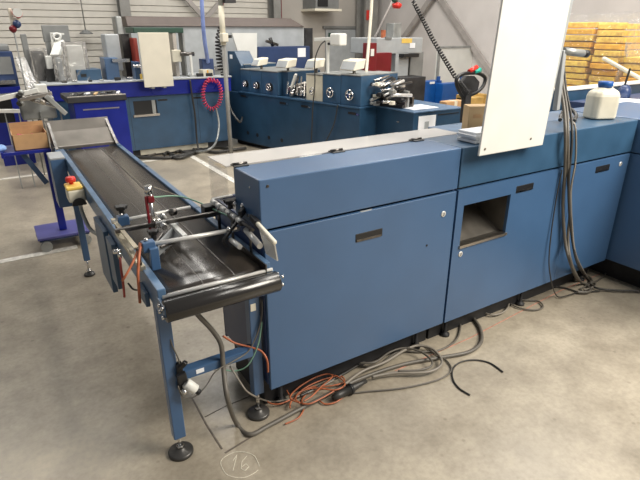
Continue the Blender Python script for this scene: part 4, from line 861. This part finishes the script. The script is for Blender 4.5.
cable('hanging_cable', [Y(190, 80, 7.6), Y(192, 95, 7.6), Y(195, 115, 7.6), Y(197, 140, 7.6), Y(199, 152, 7.5)], .014, 'cable_d', 'dark cord hanging down the face of the royal blue banded machine')
cable('hanging_cable', [Y(216, 108, 7.55), Y(219, 125, 7.5), Y(216, 142, 7.3), Y(208, 150, 7.0), Z(195, 152, .02)], .016, 'galv', 'grey cord falling from the pink coil to the floor')
cable('hanging_cable', [Y(228, 100, 6.9), Y(232, 112, 6.8), Y(240, 122, 6.7), L(-.01, .55, .46)], .014, 'cable_d', 'black cord sagging from the grey pole into the folding machine side')
CB = 'black cables on the floor before the royal blue banded machine'
for i, (pts, lb_) in enumerate([([(134, 154), (150, 150), (165, 151), (178, 156), (200, 151), (215, 147), (232, 149)], 'black floor cable lying furthest back along the banded machine'), ([(136, 157), (160, 158), (172, 157), (190, 153), (206, 149), (228, 142)], 'black floor cable lying nearest the painted line'), ([(164, 155), (172, 149), (185, 152), (200, 149), (214, 152), (232, 150), (246, 148)], 'black floor cable reaching to the folding machine'), ([(140, 149), (152, 143), (160, 145), (158, 152), (148, 156)], 'grey floor cable looped at the left end of the cable run'), ([(170, 156), (180, 158), (195, 152), (190, 148), (176, 152)], 'small black floor cable loop in the middle of the cable run')]):
    cable('floor_cable', G(pts, .03), .022 if i != 3 else .014, 'cable_d' if i != 3 else 'cable_g', lb_)
# royal blue bin cart
RY = 6.5
bn = thing('bin_cart', (1.0, RY, 0), 'royal blue cabinet cart with a dark worktop strewn with tools', 'cart')
B(.76, 1.335, RY, RY+.55, .08, .99).build('body', 'royal', bn, .008); B(.70, 1.345, RY-.03, RY+.6, .99, 1.05).build('worktop', 'under', bn, .006)
B(.705, 1.34, RY-.025, RY-.005, 1.05, 1.062).build('worktop_rim', 'steel', bn, .003)
B(.85, 1.25, RY-.006, RY-.001, .90, .915).build('handle_bar', 'steel', bn)
for xx in (.83, 1.27): MB().cyl((xx-.02, RY+.1, .05), (xx+.02, RY+.1, .05), .05, 14).build('caster', 'rubber', bn)
for i in range(7):
    x = .76+i*.085; o = MB().bar((x, RY+.1+.06*(i % 3), 1.060), (x+.06, RY+.3, 1.060), .03, .016).build('hand_tool', ['chrome', 'dsteel', 'paper', 'card2', 'chrome', 'black', 'paper'][i], None, .003)
    tag(o, ['chrome wrench at the left end', 'dark steel rod second from the left', 'white paper strip third from the left', 'tan wooden piece in the middle', 'chrome bar right of the middle', 'black tool second from the right', 'white label strip at the right end'][i]+' of the dark worktop of the royal blue cart', 'tool', 'tools on the royal blue cart')
# lift cart with carton
lc = thing('lift_cart', (.26, 4.72, 0), 'royal blue lift cart with small platform base on casters, left of the conveyor end', 'cart')
B(.075, .49, 4.60, 4.98, .105, .125).build('base_plate', 'purple', lc, .004); B(.085, .48, 4.62, 4.97, .085, .105).build('base_frame', 'navy', lc)
B(.26, .32, 4.72, 4.78, .13, .84).build('mast', 'royal', lc, .004)
B(-.04, .315, 4.62, 4.95, .84, .865).build('table_plate', 'royal', lc, .004); B(-.04, -.02, 4.60, 4.96, .83, .875).build('table_edge', 'royal', lc)
MB().bar((.10, 4.78, .84), (.24, 4.78, .55), .04, .04).build('brace', 'blue', lc)
for x, y in ((.13, 4.60), (.44, 4.60), (.12, 4.93), (.40, 4.93)): MB().cyl((x, y-.014, .048), (x, y+.014, .048), .046, 20).build('caster', 'galv', lc)
cb2 = thing('carton', (.19, 4.8, .866), 'open cardboard carton with red stuff inside on the lift cart', 'box')
m = MB(); x0, x1, y0, y1, z0, z1 = .062, .312, 4.66, 4.92, .866, .99
m.box(x0, x1, y0, y0+.006, z0, z1); m.box(x0, x1, y1-.006, y1, z0, z1+.03); m.box(x0, x0+.006, y0, y1, z0, z1); m.box(x1-.006, x1, y0, y1, z0, z1); m.box(x0, x1, y0, y1, z0, z0+.004)
m.build('carton_body', 'card', cb2); MB().box(x0, x1, y1, y1+.004, z1, z1+.06).build('flap', 'card', cb2)
for i in range(9): 
    o = MB(); cx_ = x0+.06+.02*(i % 4)*1.7; cy_ = y0+.06+.07*(i//4)
    o.tube(smooth([(cx_+.03*math.cos(a*1.1+i), cy_+.035*math.sin(a*1.3), z1-.045+.012*math.sin(a*2+i)) for a in range(6)], 4), .012, 6); o = o.build('red_strap', 'pink'); tag(o, 'red webbing coil lying inside the open carton', 'strap', 'red webbing inside the carton')
m = MB(); bmesh.ops.create_icosphere(m.b, subdivisions=3, radius=.05)
for v in m.b.verts: v.co = Vector((v.co.x*1.1, v.co.y*1.2, v.co.z*.55))*(1+.12*math.sin(v.co.x*90)*math.cos(v.co.y*80)); v.co += Vector((-.04, 4.70, .893))
tag(m.build('blue_cloth', 'skyblue'), 'pale blue cloth crumpled on the left end of the lift cart table', 'cloth')
# left edge: frame table, navy cabinet, wrapped goods
ft_ = thing('feeder_frame', (.1, 6.6, 0), 'grey feeder frame with white arms at the left edge behind the carton', 'machine')
def bY(p, q, y, w, mt, name='arm', y2=None, h=None): return MB().bar(Y(*p, y), Y(*q, y2 or y), w, h or w).build(name, mt, ft_, .006)
bY((-10, 101), (38, 90), 6.6, .05, 'white'); bY((-10, 97), (50, 92), 6.9, .05, 'chrome'); bY((30, 90), (50, 100), 6.7, .06, 'galv'); bY((46, 96), (66, 114), 6.3, .05, 'galv'); bY((18, 96), (60, 108), 6.6, .03, 'chrome'); bY((20, 100), (52, 93), 6.5, .035, 'steel')
bY((-8, 111), (20, 111), 6.7, .04, 'white', 'shelf_edge'); 
u = BX((18, 98), (58, 118), 6.9, .3); B(*u).build('gear_housing', 'galv', ft_, .02); u = BX((-6, 100), (16, 122), 7.0, .3); B(*u).build('dark_housing', 'black', ft_, .01)
u = BX((34, 85), (48, 93), 6.6, .15); B(*u).build('cover_plate', 'white', ft_, .01)
for px in (4, 18, 40, 60): u = BX((px, 112), (px+3, 120), 6.85, .06, z0=0); B(*u).build('leg', 'galv', ft_)
for i in range(10):
    p = Y(random.uniform(18, 56), random.uniform(92, 106), 6.55); MB().lathe([(.02, -.02), (.03, -.014), (.03, .014), (.02, .02)], p, (random.random(), 1, random.random()), 12).build('roller', random.choice(['plate', 'black', 'steel', 'galv']), ft_)
nv = thing('navy_cabinet', (-.2, 8.4, 0), 'navy framed cabinet with grey screen at the left edge', 'cabinet')
u = BX((-20, 52), (19, 83), 8.4, .5, z0=0); B(*u).build('body', 'navy', nv, .01); u = BX((-5, 57), (14, 74), 8.39, .012); B(*u).build('screen', 'mgrey', nv); u = BX((-10, 81), (16, 84), 8.2, .2); B(*u).build('shelf', 'chrome', nv); u = BX((-14, 88), (22, 96), 8.2, .1, z0=0); B(*u).build('base_band', 'royal', nv)
u = BX((-10, 44), (10, 52), 8.5, .3); tag(B(*u).build('olive_bundle', 'mgrey', None, .03), 'dull grey bundle on top of the navy cabinet', 'bundle')
sb = thing('signal_lamp_post', Y(13, 50, 7.4), 'thin post with cream lamp box, red ball lamp and blue lens at the left', 'signal lamp')
p = Y(13.5, 30, 7.4); MB().cyl((p.x, p.y, 0), (p.x, p.y, p.z), .008, 8).build('post', 'mgrey', sb); MB().cyl((p.x-.1, p.y, p.z+.3), (p.x-.1, p.y, 4.6), .012, 8).build('cable', 'galv', sb)
u = BX((7.5, 8), (15, 26), 7.35, .08); B(*u).build('lamp_box', 'cream', sb, .01); u = BX((13, 18), (20, 20), 7.35, .06); B(*u).build('bracket', 'cream', sb)
for (a, b, r, mt) in ((17.5, 13, .055, 'red'), (17, 24, .045, 'navy'), (13, 29, .042, 'dred')): MB().lathe([(r*.3, -r), (r*.85, -r*.5), (r, 0), (r*.85, r*.5), (r*.3, r)], Y(a, b, 7.33), (0, 0, 1), 16).build('lens', mt, sb)
MB().lathe([(.05, 0), (.05, .02)], Y(17.5, 12.5, 7.25), (0, -1, 0), 16).build('lamp_reflector', 'white', sb)
# film-wrapped upright goods
def goods(name, p0, p1, y, dep, mt, label, film=True, z0=None, part='panel_core'):
    q = BX(p0, p1, y, dep, z0=z0); t = thing(name, ((q[0]+q[1])/2, y, q[4]), label, 'wrapped goods'); B(*q).build(part, mt, t, .01)
    if film:
        m = MB(); e = .04
        def P(u, v):
            per = [(q[0]-e, q[2]-e), (q[1]+e, q[2]-e), (q[1]+e, q[3]+e), (q[0]-e, q[3]+e)]; tt = (u*4) % 4; i = int(tt) % 4; f = tt-int(tt); a, b = per[i], per[(i+1) % 4]
            n = .02*math.sin(u*50+v*9)*math.sin(v*17+u*11); return Vector((a[0]+(b[0]-a[0])*f+n, a[1]+(b[1]-a[1])*f+n, q[4]+(q[5]+.04-q[4])*v))
        m.grid(P, 24, 10); m.build('film_wrap', 'greyfilm', t)
    return t, q
goods('wrapped_board', (41, 25), (71, 42), 8.5, .06, 'mgrey', 'dark grey board with pale clip, high behind the wrapped white sheets', False)
t, q = goods('wrapped_post', (20, 34), (31, 58), 8.3, .08, 'mgrey', 'narrow grey upright package at the left, beside the lamp post', False, z0=0)
t, q = goods('wrapped_crate', (33, 52), (50, 84), 8.2, .4, 'under', 'dark crate wrapped in smoky film on the far machine', True, z0=T1)
t, q = goods('wrapped_sheets', (66, 45), (88, 82), 8.0, .05, 'white', 'crumpled white wrapped sheets standing on the deck', True, z0=T1)
t, q = goods('wrapped_bottles', (56, 58), (66, 83), 7.9, .15, 'grey', 'upright package in clear film left of the white wrapped sheets', True, z0=T1)
t, q = goods('white_can', (45, 56), (54, 69), 8.0, .1, 'white', 'small white canister before the dark wrapped crate', False)
q = (q[0]-.03, q[1]+.03, q[2], q[3]); B(q[0], q[1], q[2], q[3], T1, Y(50, 69, 8.0).z).build('stand', 'black', t)
MB().bar(Y(20, 58, 8.0), Y(33, 88, 7.7), .12, .03).build('x', 'greyfilm'); o = bpy.data.objects['x']; o.name = 'film_sheet'; tag(o, 'loose smoky film sheet slanting down beside the navy cabinet', 'plastic film')
B(Y(45, 40, 8.5).x, Y(50, 40, 8.5).x, 8.5, 8.55, 0, Y(50, 42, 8.5).z).build('prop', 'mgrey', bpy.data.objects['wrapped_board'])
o = thing('clip_frame', Y(57, 40, 8.4), 'white ring-shaped bracket hooked over the dark grey board', 'bracket'); MB().tube([Y(57+3.5*math.cos(a), 36.5+3*math.sin(a), 8.38) for a in [2*PI*i/18 for i in range(18)]], .018, 6, closed=True).build('ring', 'white', o); MB().bar(Y(50, 33, 8.4), Y(64, 34, 8.4), .04, .02).build('top_bar', 'white', o); MB().bar(Y(60, 41, 8.4), Y(55, 56, 8.2), .12, .04).build('strap', 'white', o); MB().bar(Y(51, 33, 8.4), Y(53, 45, 8.4), .03, .02).build('side_arm', 'white', o)
u = Y(86, 33, 11.2); lp = thing('pendant_hook', u, 'thin pendant cable with dark hook plate against the siding', 'pendant'); MB().cyl(u, (u.x, u.y, 4.6), .010, 8).build('cable', 'galv', lp); MB().lathe([(.03, .06), (.12, .0), (.12, -.02)], u).build('hook_plate', 'mgrey', lp)
u = BX((115, 16), (124, 34), 9.4, .3, z0=0); tag(B(*u).build('olive_cabinet', 'galv', None, .02), 'grey-olive upright cabinet at the left end of the taupe hood', 'cabinet')
# big machine with taupe hood far behind
hd_ = thing('hooded_machine', (4, 9.8, 0), 'long far machine with taupe sloping hood over pale grey panels', 'machine')
HY = 9.6
a0 = Y(126, 15, HY); a1 = Y(305, 27, HY); zt_ = Y(200, 17, HY).z; zb_ = Y(200, 26.5, HY).z
MB().hexa([(a0.x, HY, zb_), (a1.x, HY, zb_), (a1.x, HY+1.0, zb_), (a0.x, HY+1.0, zb_), (a0.x, HY+.08, zt_), (a1.x-.28, HY+.08, zt_), (a1.x-.28, HY+.9, zt_), (a0.x, HY+.9, zt_)]).build('hood', 'brown', hd_, .01)
B(a0.x+.05, a1.x, HY+.04, HY+.9, 0, zb_).build('panel', 'grey', hd_, .006)
bp_ = BX((258, 47), (310, 72), HY-.35, .34, z0=0); B(*bp_).build('lower_cover', 'navy', hd_, .008); B(bp_[1]-.28, bp_[1]-.1, bp_[2]-.006, bp_[2], Y(300, 57, HY-.35).z, Y(300, 48, HY-.35).z).build('notice', 'paper', hd_)
u = BX((305, 28), (313, 55), HY+.1, .2, z0=0); B(*u).build('end_frame', 'under', hd_, .01)
u = thing('clamp_tool', Y(272, 45, HY-.2), 'dark clamp tool lying on the navy cover of the far machine', 'tool'); MB().bar(Y(266, 41, HY-.2), Y(278, 45, HY-.2), .06, .05).build('jaw', 'dsteel', u, .01); MB().cyl(Y(270, 38, HY-.2), Y(273, 46, HY-.2), .035, 10).build('body', 'black', u)
# pale tilted board
q = Y(228, 33, 8.9); m = MB(); P4 = [Y(232, 33, 8.8), Y(257, 33, 8.8), Y(257, 68, 8.8), Y(247, 70, 8.8), Y(238, 52, 8.8)]
m.prism(P4, (0, .04, 0)); o = m.build('pale_board', 'white'); tag(o, 'pale board standing between the grey pole and the navy cover', 'board')
o_ = B(Y(243, 69, 8.8).x, Y(255, 69, 8.8).x, 8.8, 8.95, 0, Y(247, 70, 8.8).z).build('board_stand', 'mgrey'); tag(o_, 'grey stand carrying the pale board behind the folding machine', 'stand')

# ------------------------------------------------------------------ light
def area(name, loc, rot, sx, sy, power, col):
    l = bpy.data.lights.new(name, 'AREA'); l.shape = 'RECTANGLE'; l.size = sx; l.size_y = sy; l.energy = power; l.color = col
    o = bpy.data.objects.new(name, l); COL.objects.link(o); o.location = loc; o.rotation_euler = rot; return o
for x, y in ((-1.5, 7.6), (2.2, -1.2), (2.2, 3.2), (2.2, 7.6), (6.0, 3.2), (6.0, 7.6)): area('hall_lamp', (x, y, 4.8), (0, 0, 0), .35, 2.6, 55, (1, .96, .89))
def aim(o, t): o.rotation_euler = (Vector(t)-o.location).to_track_quat('-Z', 'Y').to_euler()
w = area('unseen_light', (4.3, -1.2, 3.9), (0, 0, 0), 2.4, 2.0, 375, (1, .93, .82)); aim(w, (2.5, .9, 0))  # unseen key light standing in for daylight from the right front
area('unseen_light', (3.0, 7.4, 4.9), (0, 0, 0), 9, 1.0, 215, (1, .97, .92)); area('unseen_light', (5.2, 3.0, 4.9), (0, 0, 0), 1.0, 4, 210, (1, .95, .88))  # unseen strips, added for sheen on the hood tops and to brighten the bundles
W = bpy.data.worlds.new('hall'); bpy.context.scene.world = W; W.use_nodes = True; bg = W.node_tree.nodes['Background']; bg.inputs[0].default_value = (.80, .82, .86, 1); bg.inputs[1].default_value = .23
s = bpy.context.scene
s.view_settings.view_transform = 'Standard'; s.view_settings.look = 'None'; s.view_settings.exposure = 0; s.view_settings.gamma = 1; s.view_settings.use_curve_mapping = False
